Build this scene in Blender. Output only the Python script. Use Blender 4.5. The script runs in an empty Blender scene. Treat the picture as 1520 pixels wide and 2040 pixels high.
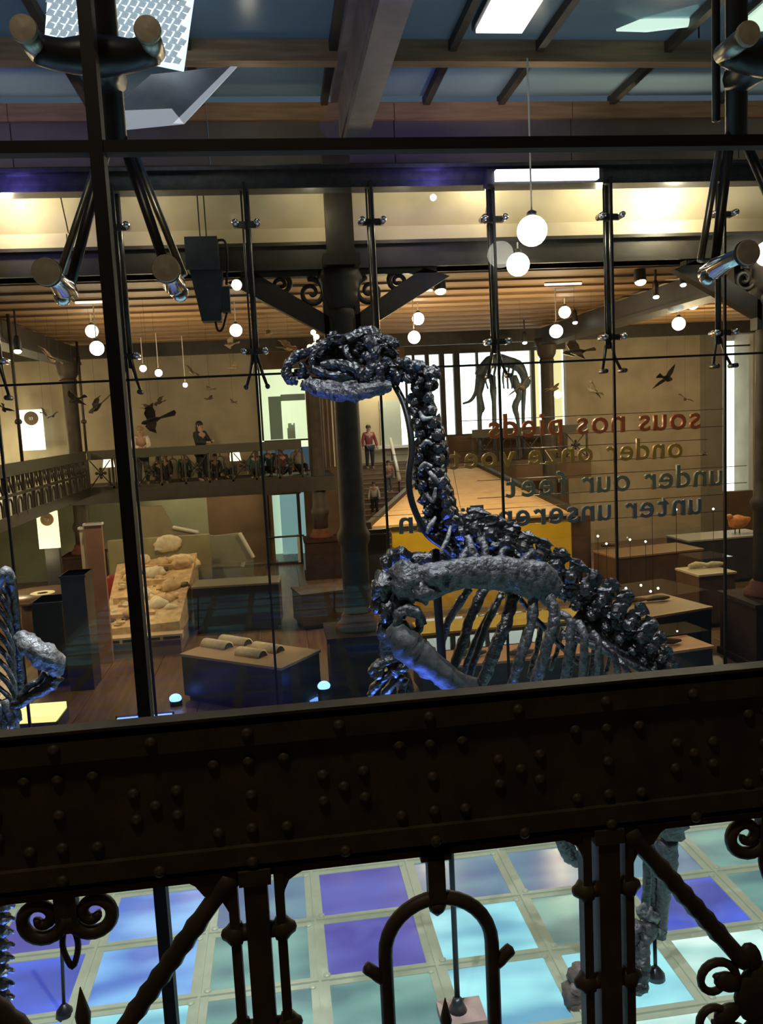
import bpy, math, random
from mathutils import Vector, Matrix, noise
random.seed(7)
S = bpy.context.scene
COL = S.collection
R = math.radians
# ------------------------------------------------------------------ camera
F, CX, CY, ZC = 1650.0, 760.0, 1020.0, 4.5
_y, _p, _r = R(7.0), R(-6.6), R(2.85)
FW = Vector((math.sin(_y)*math.cos(_p), math.cos(_y)*math.cos(_p), math.sin(_p)))
_R0 = Vector((math.cos(_y), -math.sin(_y), 0)); _U0 = _R0.cross(FW)
RX = math.cos(_r)*_R0 - math.sin(_r)*_U0
UP = math.sin(_r)*_R0 + math.cos(_r)*_U0
CAM = Vector((0, 0, ZC))
cam = bpy.data.cameras.new('camera'); camo = bpy.data.objects.new('camera', cam); COL.objects.link(camo)
cam.sensor_fit = 'VERTICAL'; cam.sensor_height = 36; cam.lens = 36*F/2040; cam.clip_start = .05; cam.clip_end = 200
camo.matrix_world = Matrix(((RX.x, UP.x, -FW.x, 0), (RX.y, UP.y, -FW.y, 0), (RX.z, UP.z, -FW.z, ZC), (0, 0, 0, 1)))
S.camera = camo
def ray(px, py): return FW + RX*((px-CX)/F) - UP*((py-CY)/F)
def atY(px, py, Y): d = ray(px, py); return CAM + d*(Y/d.y)
def atZ(px, py, Z): d = ray(px, py); return CAM + d*((Z-ZC)/d.z)
# ------------------------------------------------------------------ world, lights, exposure
S.view_settings.view_transform = 'Standard'; S.view_settings.look = 'None'
S.view_settings.exposure = 0.0; S.view_settings.gamma = 1; S.view_settings.use_curve_mapping = False
S.cycles.use_denoising = True; S.cycles.transparent_max_bounces = 20; S.cycles.max_bounces = 5; S.cycles.diffuse_bounces = 3; S.cycles.glossy_bounces = 3; S.cycles.transmission_bounces = 3
S.cycles.caustics_reflective = False; S.cycles.caustics_refractive = False; S.cycles.use_adaptive_sampling = True; S.cycles.adaptive_threshold = .03
S.cycles.sample_clamp_indirect = 4.0
W = bpy.data.worlds.new('dusk'); S.world = W; W.use_nodes = True
W.node_tree.nodes['Background'].inputs[0].default_value = (.16, .24, .33, 1)
W.node_tree.nodes['Background'].inputs[1].default_value = .34
def light(kind, name, loc, power, col=(1, 1, 1), size=.1, aim=None, angle=60, blend=.5):
    l = bpy.data.lights.new(name, kind); l.energy = power; l.color = col
    if kind == 'AREA': l.size = size
    else: l.shadow_soft_size = size
    if kind == 'SPOT': l.spot_size = R(angle); l.spot_blend = blend
    o = bpy.data.objects.new(name, l); COL.objects.link(o); o.location = loc
    if aim is not None: o.rotation_euler = (Vector(aim)-Vector(loc)).to_track_quat('-Z', 'Y').to_euler()
    return o
WARM = (1, .74, .42); WHITE = (1, .93, .84); COOL = (.86, .92, 1); BLUE = (.08, .16, 1)
# cage spotlights on the skeletons (rigged under the roof), blue floor washers
light('SPOT', 'cage_spot', (-.3, 3.6, 8.8), 1700, COOL, .06, (1.6, 6.0, 3.0), 50)
light('SPOT', 'cage_spot', (3.4, 5.2, 8.8), 1500, COOL, .06, (2.2, 6.0, 3.0), 50)
light('SPOT', 'cage_spot', (-.2, 4.4, 8.8), 3000, COOL, .06, (-1.7, 5.0, 2.6), 40)
light('SPOT', 'cage_blue', (.6, 5.9, .4), 650, BLUE, .05, (.75, 6.0, 4.9), 32)
light('SPOT', 'cage_blue', (1.2, 5.8, .4), 320, BLUE, .05, (1.2, 5.8, 3.0), 40)
light('SPOT', 'cage_blue', (-1.6, 4.6, .4), 260, BLUE, .05, (-1.6, 5.0, 2.8), 70)
# near gallery: weak unseen fill light added to lift the railing
light('POINT', 'railing_fill', (-.8, .2, 8.3), 85, (1, .82, .60), .15)
# hall lights
for x, y, z, p in [(-7.3, 21.5, 5.2, 190), (-2.5, 18.5, 5.0, 220), (3, 18, 5.2, 260), (5.6, 16.5, 5.2, 220), (11, 21, 5.0, 420), (-7.3, 16, 5.2, 150), (13, 17, 5.0, 160), (-3, 24.6, 2.4, 70), (-7, 20, 2.3, 170), (-7, 15.5, 2.3, 130), (6.5, 25.3, 2.2, 50), (-1.2, 25, 2.2, 30)]:
    light('POINT', 'hall_fill_light', (x, y, z), p, WARM, .15)  # stand in for the globes; low ones added to brighten under the galleries
for x, y, tx, ty, tz, p, a in [(-3, 15, -4.6, 17.5, .6, 600, 45), (2.5, 15.0, 4.2, 20.5, 2.4, 900, 60), (8.5, 14, 8.6, 16.5, .8, 350, 60), (0, 14, -.9, 15, .7, 300, 50)]:
    light('SPOT', 'exhibit_spot', (x, y, 6.4), p, WARM, .08, (tx, ty, tz), a)
for x in (-4, 0, 4, 8): light('POINT', 'upper_wall_fill', (x, 11.9, 8.45), 7, (1, .86, .66), .1)  # unseen fill lights added to brighten the upper wall
# ------------------------------------------------------------------ materials
MATS = {}
def mat(name, col, rough=.6, metal=0, var=.0, scale=8, bump=0, emit=None, power=0, spec=.5, detail=3, col2=None, stretch=None):
    if name in MATS: return MATS[name]
    m = bpy.data.materials.new(name); m.use_nodes = True; nt = m.node_tree; b = nt.nodes['Principled BSDF']
    b.inputs['Base Color'].default_value = (*col, 1); b.inputs['Roughness'].default_value = rough
    b.inputs['Metallic'].default_value = metal; b.inputs['Specular IOR Level'].default_value = spec
    if var or bump or col2:
        tc = nt.nodes.new('ShaderNodeTexCoord'); n = nt.nodes.new('ShaderNodeTexNoise')
        n.inputs['Scale'].default_value = scale; n.inputs['Detail'].default_value = detail
        if stretch:
            mp = nt.nodes.new('ShaderNodeMapping'); mp.inputs['Scale'].default_value = stretch
            nt.links.new(tc.outputs['Object'], mp.inputs[0]); nt.links.new(mp.outputs[0], n.inputs['Vector'])
        else: nt.links.new(tc.outputs['Object'], n.inputs['Vector'])
        if var or col2:
            r = nt.nodes.new('ShaderNodeValToRGB'); nt.links.new(n.outputs['Fac'], r.inputs[0])
            r.color_ramp.elements[0].position = .35; r.color_ramp.elements[1].position = .65
            c2 = col2 or tuple(min(1, c*(1+var)) for c in col); c1 = col if col2 else tuple(c*(1-var) for c in col)
            r.color_ramp.elements[0].color = (*c1, 1); r.color_ramp.elements[1].color = (*c2, 1)
            nt.links.new(r.outputs[0], b.inputs['Base Color'])
        if bump:
            bp = nt.nodes.new('ShaderNodeBump'); bp.inputs['Strength'].default_value = bump; bp.inputs['Distance'].default_value = .02
            nt.links.new(n.outputs['Fac'], bp.inputs['Height']); nt.links.new(bp.outputs[0], b.inputs['Normal'])
    if emit:
        b.inputs['Emission Color'].default_value = (*emit, 1); b.inputs['Emission Strength'].default_value = power
    MATS[name] = m; return m
def glassmat(name, tint, ior=1.45, rough=0.0, extra=0):
    m = bpy.data.materials.new(name); m.use_nodes = True; nt = m.node_tree; nt.nodes.clear()
    o = nt.nodes.new('ShaderNodeOutputMaterial'); mx = nt.nodes.new('ShaderNodeMixShader'); f = nt.nodes.new('ShaderNodeFresnel')
    t = nt.nodes.new('ShaderNodeBsdfTransparent'); g = nt.nodes.new('ShaderNodeBsdfGlossy')
    f.inputs[0].default_value = ior; t.inputs[0].default_value = (*tint, 1); g.inputs['Roughness'].default_value = rough
    ge = nt.nodes.new('ShaderNodeNewGeometry'); sb_ = nt.nodes.new('ShaderNodeMath'); sb_.operation = 'SUBTRACT'; sb_.inputs[0].default_value = 1; ml = nt.nodes.new('ShaderNodeMath'); ml.operation = 'MULTIPLY'
    nt.links.new(ge.outputs['Backfacing'], sb_.inputs[1]); nt.links.new(sb_.outputs[0], ml.inputs[0]); nt.links.new(f.outputs[0], ml.inputs[1]); nt.links.new(ml.outputs[0], mx.inputs[0]); nt.links.new(t.outputs[0], mx.inputs[1]); nt.links.new(g.outputs[0], mx.inputs[2])
    out = mx
    if extra:
        d = nt.nodes.new('ShaderNodeBsdfDiffuse'); d.inputs[0].default_value = (*tint, 1); m2 = nt.nodes.new('ShaderNodeMixShader')
        m2.inputs[0].default_value = extra; nt.links.new(mx.outputs[0], m2.inputs[1]); nt.links.new(d.outputs[0], m2.inputs[2]); out = m2
    nt.links.new(out.outputs[0], o.inputs[0]); return m
IRON = mat('painted_iron', (.078, .060, .038), .5, .0, .25, 14, .08)
IRON_D = mat('dark_iron', (.03, .024, .018), .55, 0, .2, 6, .05)
BLACK = mat('black_seal', (.004, .004, .004), .6)
STEEL = mat('brushed_steel', (.42, .40, .35), .32, .9, .15, 30, .03)
STEEL_D = mat('dark_steel', (.07, .07, .075), .35, .7, .2, 10)
DISC = mat('bolt_disc_steel', (.52, .48, .36), .5, .15, .12, 40, .03)
CHROME = mat('polished_steel', (.7, .7, .72), .12, 1)
BONE = mat('black_bone', (.003, .003, .004), .27, 0, 0, 30, .8, spec=.9, detail=6, col2=(.018, .018, .021))
BONE_G = mat('grey_bone', (.010, .010, .012), .36, 0, 0, 26, 1.0, spec=.7, detail=7, col2=(.075, .075, .083))
BONE_L = mat('pale_bone', (.035, .035, .04), .34, 0, 0, 24, .9, spec=.7, detail=6, col2=(.24, .235, .23))
GLASS = glassmat('clear_glass', (.97, .985, .975)); GLASS2 = glassmat('far_clear_glass', (.93, .95, .93), 1.4)
CREAM = mat('cream_plaster', (.62, .52, .36), .8, 0, .08, 2, .03)
TAUPE = mat('taupe_plaster', (.37, .31, .225), .85, 0, .12, 1.5, .03)
GREYW = mat('grey_plaster', (.20, .18, .155), .85, 0, .1, 1.5)
GREENW = mat('sage_wall_paint', (.22, .235, .165), .8, 0, .1, 1.2)
BROWNW = mat('brown_wall_paint', (.12, .075, .045), .8, 0, .15, 1.5)
SLAT = mat('oak_ceiling_board', (.33, .20, .10), .6, 0, .15, 3, .05, stretch=(.4, 6, 6)); SLAT_D = mat('dark_oak_ceiling_board', (.20, .115, .055), .6, 0, .15, 3, .05, stretch=(.4, 6, 6))
WOODFL = mat('oiled_floor_board', (.17, .105, .06), .35, 0, .25, 2, .03, stretch=(6, .5, 1))
PURLIN = mat('varnished_timber', (.36, .22, .12), .6, 0, .2, 3, .04, stretch=(.5, 5, 5))
BLUEGL = glassmat('roof_blue_glass', (.42, .55, .62), 1.4, .25, .3)
MAUVE = mat('mauve_painted_steel', (.22, .17, .165), .55, 0, .15, 4)
BEAMFL = mat('glowing_floor_steel', (.22, .23, .17), .5, .1, .1, 8, emit=(.50, .60, .42), power=.30)  # emission stands in for light on the steel
TAN = mat('tan_plywood', (.72, .47, .22), .6, 0, .08, 3, .02)
YELLOW = mat('yellow_laminate', (.78, .50, .03), .5, 0, .05, 3)
DKBOX = mat('dark_laminate', (.035, .033, .038), .4, 0, .2, 3)
BRBOX = mat('brown_laminate', (.11, .062, .036), .4, 0, .2, 3)
SAND = mat('sandstone', (.62, .44, .24), .85, 0, .2, 7, .5, detail=6)
ORANGE = mat('salmon_laminate', (.80, .36, .18), .5, 0, .08, 4)
PINKW = mat('dusty_pink_panel', (.33, .17, .12), .7, 0, .1, 2)
WHITEP = mat('white_paint', (.72, .70, .64), .6, 0, .05, 4)
PAPER = mat('cream_paper', (.75, .66, .48), .8, 0, .12, 12, .2)
FEATHER = mat('dark_feathers', (.06, .045, .03), .8, 0, .3, 20, .2)
FEATHER_P = mat('buff_feathers', (.22, .17, .11), .8, 0, .3, 20, .2)
def emat(name, col, power): return mat(name, (.8, .8, .8), .5, emit=col, power=power)
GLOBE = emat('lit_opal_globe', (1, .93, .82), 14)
E_WIN = emat('lit_window_light', (.95, 1, .68), 1.15)
E_WINW = emat('lit_white_window', (.92, .98, 1), 2.6)
E_BLUE = emat('blue_led', (.12, .26, 1), 4.5)
E_ORANGE = emat('warm_spot_lens', (1, .55, .22), 14)
E_WHITE = emat('white_led', (1, .97, .9), 14)
# ------------------------------------------------------------------ mesh helpers
class MB:
    def __init__(s): s.v = []; s.f = []
    def add(s, v, f):
        n = len(s.v); s.v += [tuple(p) for p in v]; s.f += [tuple(i+n for i in q) for q in f]; return s
    def box(s, a, b, M=None):
        x0, y0, z0 = [min(p, q) for p, q in zip(a, b)]; x1, y1, z1 = [max(p, q) for p, q in zip(a, b)]
        v = [Vector(p) for p in ((x0,y0,z0),(x1,y0,z0),(x1,y1,z0),(x0,y1,z0),(x0,y0,z1),(x1,y0,z1),(x1,y1,z1),(x0,y1,z1))]
        if M: v = [M @ p for p in v]
        return s.add(v, [(0,3,2,1),(4,5,6,7),(0,1,5,4),(1,2,6,5),(2,3,7,6),(3,0,4,7)])
    def tube(s, path, rad, n=8, lump=0, seed=0, flat=None, cap=True, freq=9):
        P = [Vector(p) for p in path]; k = len(P)
        if not hasattr(rad, '__len__'): rad = [rad]*k
        T = [(P[min(i+1, k-1)]-P[max(i-1, 0)]).normalized() for i in range(k)]
        ref = Vector((0, 1, 0)) if abs(T[0].y) < .9 else Vector((1, 0, 0))
        A = (ref-T[0]*ref.dot(T[0])).normalized(); vs = []
        for i in range(k):
            A = (A-T[i]*A.dot(T[i]))
            A = A.normalized() if A.length > 1e-6 else T[i].orthogonal().normalized()
            B = T[i].cross(A); fl = flat if flat else 1
            for j in range(n):
                a = 2*math.pi*j/n; d = A*math.cos(a)*fl + B*math.sin(a); p = P[i]+d*rad[i]
                if lump:
                    q = p*freq+Vector((seed*3.1, seed*1.7, 0)); p = p+d*rad[i]*lump*(noise.noise(q)+.6*noise.noise(q*2.3)+.45*noise.noise(q*5.1))+T[i]*rad[i]*lump*.35*noise.noise(q*3.7)
                vs.append(p)
        fs = [(i*n+j, i*n+(j+1) % n, (i+1)*n+(j+1) % n, (i+1)*n+j) for i in range(k-1) for j in range(n)]
        if cap:
            c0, c1 = len(vs), len(vs)+1; vs += [P[0]-T[0]*rad[0]*.35, P[-1]+T[-1]*rad[-1]*.35]
            fs += [(c0, (j+1) % n, j) for j in range(n)] + [(c1, (k-1)*n+j, (k-1)*n+(j+1) % n) for j in range(n)]
        return s.add(vs, fs)
    def lathe(s, prof, n=16, M=None):
        vs = [Vector((r*math.cos(2*math.pi*j/n), r*math.sin(2*math.pi*j/n), z)) for r, z in prof for j in range(n)]
        k = len(prof)
        fs = [(i*n+j, i*n+(j+1) % n, (i+1)*n+(j+1) % n, (i+1)*n+j) for i in range(k-1) for j in range(n)]
        fs += [tuple(range(n))[::-1], tuple((k-1)*n+j for j in range(n))]
        if M: vs = [M @ p for p in vs]
        return s.add(vs, fs)
    def blob(s, c, r, n=10, m=7, lump=.0, seed=0, freq=9, M=None):
        c = Vector(c)
        if not hasattr(r, '__len__'): r = (r, r, r)
        vs = []
        for i in range(m+1):
            t = math.pi*i/m
            for j in range(n):
                a = 2*math.pi*j/n; d = Vector((math.sin(t)*math.cos(a), math.sin(t)*math.sin(a), math.cos(t)))
                p = Vector((d.x*r[0], d.y*r[1], d.z*r[2]))
                if M: p = M @ p
                if lump:
                    q = (p+c)*freq+Vector((seed*2.7, 0, seed)); p = p*(1+lump*(noise.noise(q)+.7*noise.noise(q*2.5)+.5*noise.noise(q*5)))
                vs.append(c+p)
        return s.add(vs, [(i*n+j, (i+1)*n+j, (i+1)*n+(j+1) % n, i*n+(j+1) % n) for i in range(m) for j in range(n)])
    def prism(s, pts, t, M=None):
        k = len(pts); v = [Vector((x, 0, z)) for x, z in pts]+[Vector((x, t, z)) for x, z in pts]
        if M: v = [M @ p for p in v]
        return s.add(v, [tuple(range(k)), tuple(range(2*k-1, k-1, -1))]+[(i, i+k, (i+1) % k+k, (i+1) % k) for i in range(k)])
    def hexa(s, p8): return s.add(p8, [(0,3,2,1),(4,5,6,7),(0,1,5,4),(1,2,6,5),(2,3,7,6),(3,0,4,7)])
    def mesh(s, name, m, smooth=False):
        me = bpy.data.meshes.new(name); me.from_pydata(s.v, [], s.f); me.validate(); me.update()
        if m: me.materials.append(m)
        if smooth:
            for p in me.polygons: p.use_smooth = True
        return me
    def build(s, name, m, parent=None, smooth=False):
        return put(name, s.mesh(name, m, smooth), parent)
def put(name, me, parent=None, loc=None):
    o = bpy.data.objects.new(name, me); COL.objects.link(o)
    if parent:
        o.parent = parent
        if parent.get('_w'): o.matrix_parent_inverse = Matrix.Translation(-parent.location)
        while parent.parent and False: pass
    if loc is not None: o.location = loc
    return o
def tag(o, label, cat, group=None, kind=None):
    if label: o['label'] = label
    if cat: o['category'] = cat
    if group: o['group'] = group
    if kind: o['kind'] = kind
    return o
def thing(name, label, cat, loc=(0, 0, 0), group=None, rz=0, world=True):
    """Empty at the base; world=True: children are modelled in world coordinates"""
    o = bpy.data.objects.new(name, None); COL.objects.link(o); o.empty_display_size = .1
    o.location = loc; o.rotation_euler.z = rz
    if world and rz == 0: o['_w'] = 1
    return tag(o, label, cat, group)
def struct(name, mb, m, parent=None, smooth=False):
    o = mb.build(name, m, parent, smooth)
    if not parent: o['kind'] = 'structure'
    return o
def sempty(name, loc=(0, 0, 0)):
    o = bpy.data.objects.new(name, None); COL.objects.link(o); o.location = loc; o['_w'] = 1; o['kind'] = 'structure'; return o
def sub(name, mb, m, parent, smooth=False):       # child of a mesh part already in world coordinates
    o = mb.build(name, m, None, smooth); o.parent = parent
    o.matrix_parent_inverse = Matrix.Translation(-parent.location) if parent.parent is None else Matrix()
    return o
def dup(root, loc, rz=0, label=None, scale=1):
    r = root.copy(); COL.objects.link(r); r.location = loc; r.rotation_euler.z = rz; r.scale = (scale,)*3
    if label: r['label'] = label
    for c in root.children:
        d = c.copy(); COL.objects.link(d); d.parent = r
        for g in c.children:
            e = g.copy(); COL.objects.link(e); e.parent = d
    return r
def rect(x0, y0, x1, y1, Y):      # pixel rectangle on the plane y=Y -> x0,x1,z0,z1
    a = atY(x0, (y0+y1)/2, Y); b = atY(x1, (y0+y1)/2, Y); c = atY((x0+x1)/2, y0, Y); d = atY((x0+x1)/2, y1, Y)
    return a.x, b.x, d.z, c.z
def curve(pts, n=4):              # Catmull-Rom
    P = [Vector(p) for p in pts]; P = [P[0]*2-P[1]]+P+[P[-1]*2-P[-2]]; out = []
    for i in range(1, len(P)-2):
        for k in range(n):
            t = k/n; a, b, c, d = P[i-1:i+3]
            out.append(.5*((2*b)+(c-a)*t+(2*a-5*b+4*c-d)*t*t+(3*b-a-3*c+d)*t**3))
    out.append(P[-2]); return out
def lerp_r(rs, n):
    out = []
    for i in range(len(rs)-1):
        out += [rs[i]+(rs[i+1]-rs[i])*k/n for k in range(n)]
    return out+[rs[-1]]
# ================================================================== STRUCTURE
# ---- near gallery the visitor stands on
struct('floor_gallery', MB().box((-6, -4, 2.7), (7, 1.62, 2.9)), WOODFL)
struct('wall_back', MB().box((-9.4, -4.2, -.1), (16.4, -4, 9.4)), BROWNW)
struct('ceiling_gallery', MB().box((-9.4, -4.2, 9.3), (16.4, 1.5, 9.45)), BROWNW)
# ---- glass-cage floor: backlit panels between pale steel beams with a glow of their own
GX = [-4.702+.956*i for i in range(13)]; GY = [2.13+.82*j for j in range(13)]
fl = sempty('floor_cage', (2, 7, 0))
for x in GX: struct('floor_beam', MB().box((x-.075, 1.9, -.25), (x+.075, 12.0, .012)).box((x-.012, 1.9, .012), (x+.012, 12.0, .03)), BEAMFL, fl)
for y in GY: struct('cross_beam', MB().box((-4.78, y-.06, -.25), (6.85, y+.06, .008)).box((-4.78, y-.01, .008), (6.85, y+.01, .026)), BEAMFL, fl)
bolt = MB().lathe([(.0, .0), (.03, 0), (.03, .008), (.018, .016), (0, .018)], 10).mesh('bolt', BEAMFL)
for x in GX[4:11]:
    for y in GY[3:9]:
        for sx in (-.06, .06): put('bolt', bolt, fl, (x+sx, y+sx, .012))
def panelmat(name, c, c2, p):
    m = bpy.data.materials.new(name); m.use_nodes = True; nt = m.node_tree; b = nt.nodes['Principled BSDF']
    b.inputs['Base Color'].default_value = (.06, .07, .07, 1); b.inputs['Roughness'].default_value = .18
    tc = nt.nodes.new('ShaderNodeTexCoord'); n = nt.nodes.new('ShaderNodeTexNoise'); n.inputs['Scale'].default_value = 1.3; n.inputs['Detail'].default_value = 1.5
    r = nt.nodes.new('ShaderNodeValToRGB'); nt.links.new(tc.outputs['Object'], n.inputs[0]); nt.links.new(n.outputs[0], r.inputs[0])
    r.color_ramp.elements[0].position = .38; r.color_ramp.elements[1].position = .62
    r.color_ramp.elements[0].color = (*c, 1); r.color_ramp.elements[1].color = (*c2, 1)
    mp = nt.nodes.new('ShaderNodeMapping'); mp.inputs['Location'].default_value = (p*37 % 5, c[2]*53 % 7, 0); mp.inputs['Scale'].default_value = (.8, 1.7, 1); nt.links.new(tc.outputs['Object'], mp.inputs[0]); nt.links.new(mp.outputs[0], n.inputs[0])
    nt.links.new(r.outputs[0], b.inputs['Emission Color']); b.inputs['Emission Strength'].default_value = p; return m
PM = dict(teal=panelmat('teal_backlit_glass', (.07, .17, .18), (.20, .42, .36), 1.0), cyan=panelmat('cyan_backlit_glass', (.10, .34, .52), (.36, .86, .92), 1.05),
          blue=panelmat('blue_backlit_glass', (.04, .06, .45), (.09, .16, 1.0), .8), slate=panelmat('slate_backlit_glass', (.07, .12, .28), (.14, .27, .36), .95),
          violet=panelmat('violet_backlit_glass', (.09, .07, .50), (.14, .14, .68), .7), azure=panelmat('azure_backlit_glass', (.06, .15, .62), (.22, .52, .98), .95),
          mint=panelmat('mint_backlit_glass', (.26, .55, .52), (.75, 1.0, .92), 1.1))
def pcol(i, j):                                   # i: column from the left, j: row away from the viewer
    t = {(0,7):'slate',(0,6):'violet',(0,5):'blue',(0,4):'azure',(0,3):'cyan',(1,7):'violet',(1,6):'azure',(1,5):'azure',(1,4):'cyan',(1,3):'teal',(2,7):'slate',(2,6):'slate',(2,5):'teal',(2,4):'teal',(2,3):'azure',
         (3,7):'slate',(3,6):'violet',(3,5):'violet',(3,4):'teal',(3,3):'cyan',(4,7):'azure',(4,6):'slate',(4,5):'cyan',(4,4):'cyan',(4,3):'mint',(5,7):'slate',(5,6):'slate',(5,5):'teal',(5,4):'cyan',(5,3):'mint',
         (6,7):'teal',(6,6):'slate',(6,5):'blue',(6,4):'mint',(6,3):'mint',(7,7):'teal',(7,6):'teal',(7,5):'teal',(7,4):'cyan',(7,3):'mint'}
    return PM[t.get((i, j), ('blue' if i < 3 else 'slate') if j > 6 else 'cyan')]
for i in range(len(GX)-1):
    for j in range(len(GY)-1):
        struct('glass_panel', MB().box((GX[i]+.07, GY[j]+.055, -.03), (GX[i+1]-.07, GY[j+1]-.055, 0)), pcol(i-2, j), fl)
# ---- hall floor, walls
hf = sempty('floor', (2, 22, 0))
for i in range(30):
    x = -11+i*.95; struct('floor_board', MB().box((x, 12.02, -.1), (x+.94, 34, 0)), WOODFL, hf)
struct('wall_left', MB().box((-9.4, -4, -.1), (-9.2, 34, 9.4)), TAUPE)
struct('wall_right', MB().box((16.2, -4, -.1), (16.4, 34, 9.4)), TAUPE)
wf = sempty('wall_far', (2, 26, 0))
YF = 26.0
def wpiece(px0, px1, z0, z1, m, y=YF, name='wall_panel', t=.25):
    return struct(name, MB().box((atY(px0, 840, y).x, y, z0), (atY(px1, 840, y).x, y+t, z1)), m, wf)
wpiece(-60, 519, 2.7, 6.9, TAUPE); wpiece(-60, 400, -.1, 2.7, GREENW); wpiece(400, 532, -.1, 2.7, BROWNW)
wpiece(597, 690, -.1, 2.7, BROWNW); wpiece(532, 597, 2.25, 2.7, BROWNW); wpiece(519, 612, 6.1, 6.9, BROWNW); wpiece(519, 612, 2.7, 2.95, BROWNW)
wpiece(612, 690, 2.7, 6.9, BROWNW); wpiece(690, 812, 6.0, 6.9, BROWNW);  wpiece(812, 1130, 6.35, 6.9, IRON_D); wpiece(890, 1130, -.1, 3.75, BROWNW)
wpiece(1130, 1395, -.1, 6.9, TAUPE); wpiece(1395, 1440, -.1, 6.9, GREYW); wpiece(1440, 1500, 6.6, 6.9, GREYW); wpiece(1440, 1500, -.1, 1.4, BROWNW)
wpiece(1500, 1620, -.1, 6.9, TAUPE)
# ribbed strips on the dark wall beside the lit room
for k in range(4): wpiece(634+k*9, 637+k*9, 3.0, 5.6, WHITEP if k == 3 else MAUVE, YF-.03, 'pilaster_strip', .03)
# ---- lit openings beyond the far wall
def window(n, px0, py0, px1, py1, m, y=YF+.2, back=1.6, mull=(), mm=IRON_D):
    x0, x1, z0, z1 = rect(px0, py0, px1, py1, y)
    w = sempty('window_%d' % n, ((x0+x1)/2, y, z0))
    struct('pane', MB().box((x0, y+.02, z0), (x1, y+.04, z1)), GLASS2, w)
    struct('lit_room_wall', MB().box((x0-(0 if n == 2 else .6), y+back, z0-.3), (x1+.6, y+back+.05, z1+.3)), m, w)
    fr = MB().box((x0, y-.03, z0-.05), (x1, y+.08, z0)).box((x0, y-.03, z1), (x1, y+.08, z1+.05)).box((x0-.06, y-.03, z0), (x0, y+.08, z1)).box((x1, y-.03, z0), (x1+.06, y+.08, z1))
    struct('window_frame', fr, mm, w)
    for px, wd in mull:
        x = atY(px, (py0+py1)/2, y).x; struct('mullion', MB().box((x-wd/2, y-.06, z0), (x+wd/2, y+.1, z1)), mm, w)
    return w, (x0, x1, z0, z1)
w1, b1 = window(1, 521, 716, 610, 876, E_WIN)
w2, b2 = window(2, 812, 694, 1130, 862, E_WINW, mull=[(826, .07), (853, .12), (882, .16), (911, .2), (952, .07), (1062, .12), (1090, .06)])
E_YW = emat('lit_yellow_curtain', (1, .84, .42), 1.2)
struct('curtain', MB().box((atY(1060, 780, 27).x, 27.2, b2[2]), (atY(1078, 780, 27).x, 27.25, b2[3])), E_YW, w2)
struct('curtain', MB().box((atY(1106, 780, 27).x, 27.2, b2[2]), (atY(1124, 780, 27).x, 27.25, b2[3])), E_YW, w2)
w3, b3 = window(3, 1446, 690, 1497, 1012, E_WINW)
# furniture block inside the first lit room; faint emission stands in for light
struct('room_counter', MB().box((b1[0]+.2, 27.0, b1[2]), (b1[0]+.6, 27.4, b1[3]-1.1)).box((b1[0]+.6, 27.0, b1[3]-1.25), (b1[1], 27.3, b1[3]-1.05)).box((b1[0]+.75, 27.1, b1[2]), (b1[0]+1.0, 27.3, b1[2]+.5)), mat('pale_counter_glow', (.30, .33, .26), .6, emit=(.30, .34, .22), power=.25), w1)  # counter is no lamp; its faint glow replaces room light
for k in range(4): struct('shelf_lamp', MB().box((b1[0]+.72+k*.17, 26.95, b1[2]+.35+.1*(k % 2)), (b1[0]+.78+k*.17, 26.99, b1[2]+.85+.12*(k % 3))), E_WIN, w1)
# door under the gallery, lit room behind
d = sempty('door_1', (.05, 26, 0))
x0, x1, z0, z1 = rect(534, 985, 597, 1125, YF)
E_DOOR = emat('lit_corridor', (.62, .80, .62), .85); E_DOORB = emat('lit_corridor_blue', (.30, .52, .56), .7)
struct('corridor_wall', MB().box((x0-.3, 28.2, -.1), (x0+.42, 28.25, 2.6)), E_DOOR, d); struct('corridor_wall', MB().box((x0+.42, 28.0, -.1), (x1+.3, 28.05, 2.6)), E_DOORB, d)
struct('door_frame', MB().box((x0-.06, 25.95, 0), (x0+.04, 26.1, z1)).box((x1-.04, 25.95, 0), (x1+.06, 26.1, z1)).box((x0-.1, 25.93, z1), (x1+.1, 26.1, z1+.1)).box((x0, 25.95, 0), (x1, 26.1, .08)), IRON_D, d)
struct('pane', MB().box((x0, 26.02, .08), (x1, 26.04, z1)), GLASS2, d)
struct('push_bar', MB().tube([(x0-.02, 25.9, .9), (x1+.12, 25.9, .9)], .03), STEEL_D, d); struct('door_edge', MB().box((x1-.1, 25.9, .05), (x1-.02, 25.95, .95)), WHITEP, d)
# ---- slatted timber ceiling over the far aisle
ce = sempty('ceiling', (2, 19, 6.9))
for k in range(24):
    y = 13.4+k*.48; z = 6.92 if k % 2 else 6.88
    struct('ceiling_board', MB().box((-9.2, y, z), (16.2, y+.465, 6.98)), SLAT_D if k % 2 else SLAT, ce)
struct('ceiling_backing', MB().box((-9.2, 13.2, 6.98), (16.2, 34, 7.05)), SLAT, ce)
struct('trim_1', MB().box((-9.2, 25.0, 6.55), (16.2, 25.2, 6.95)), IRON_D)
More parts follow.
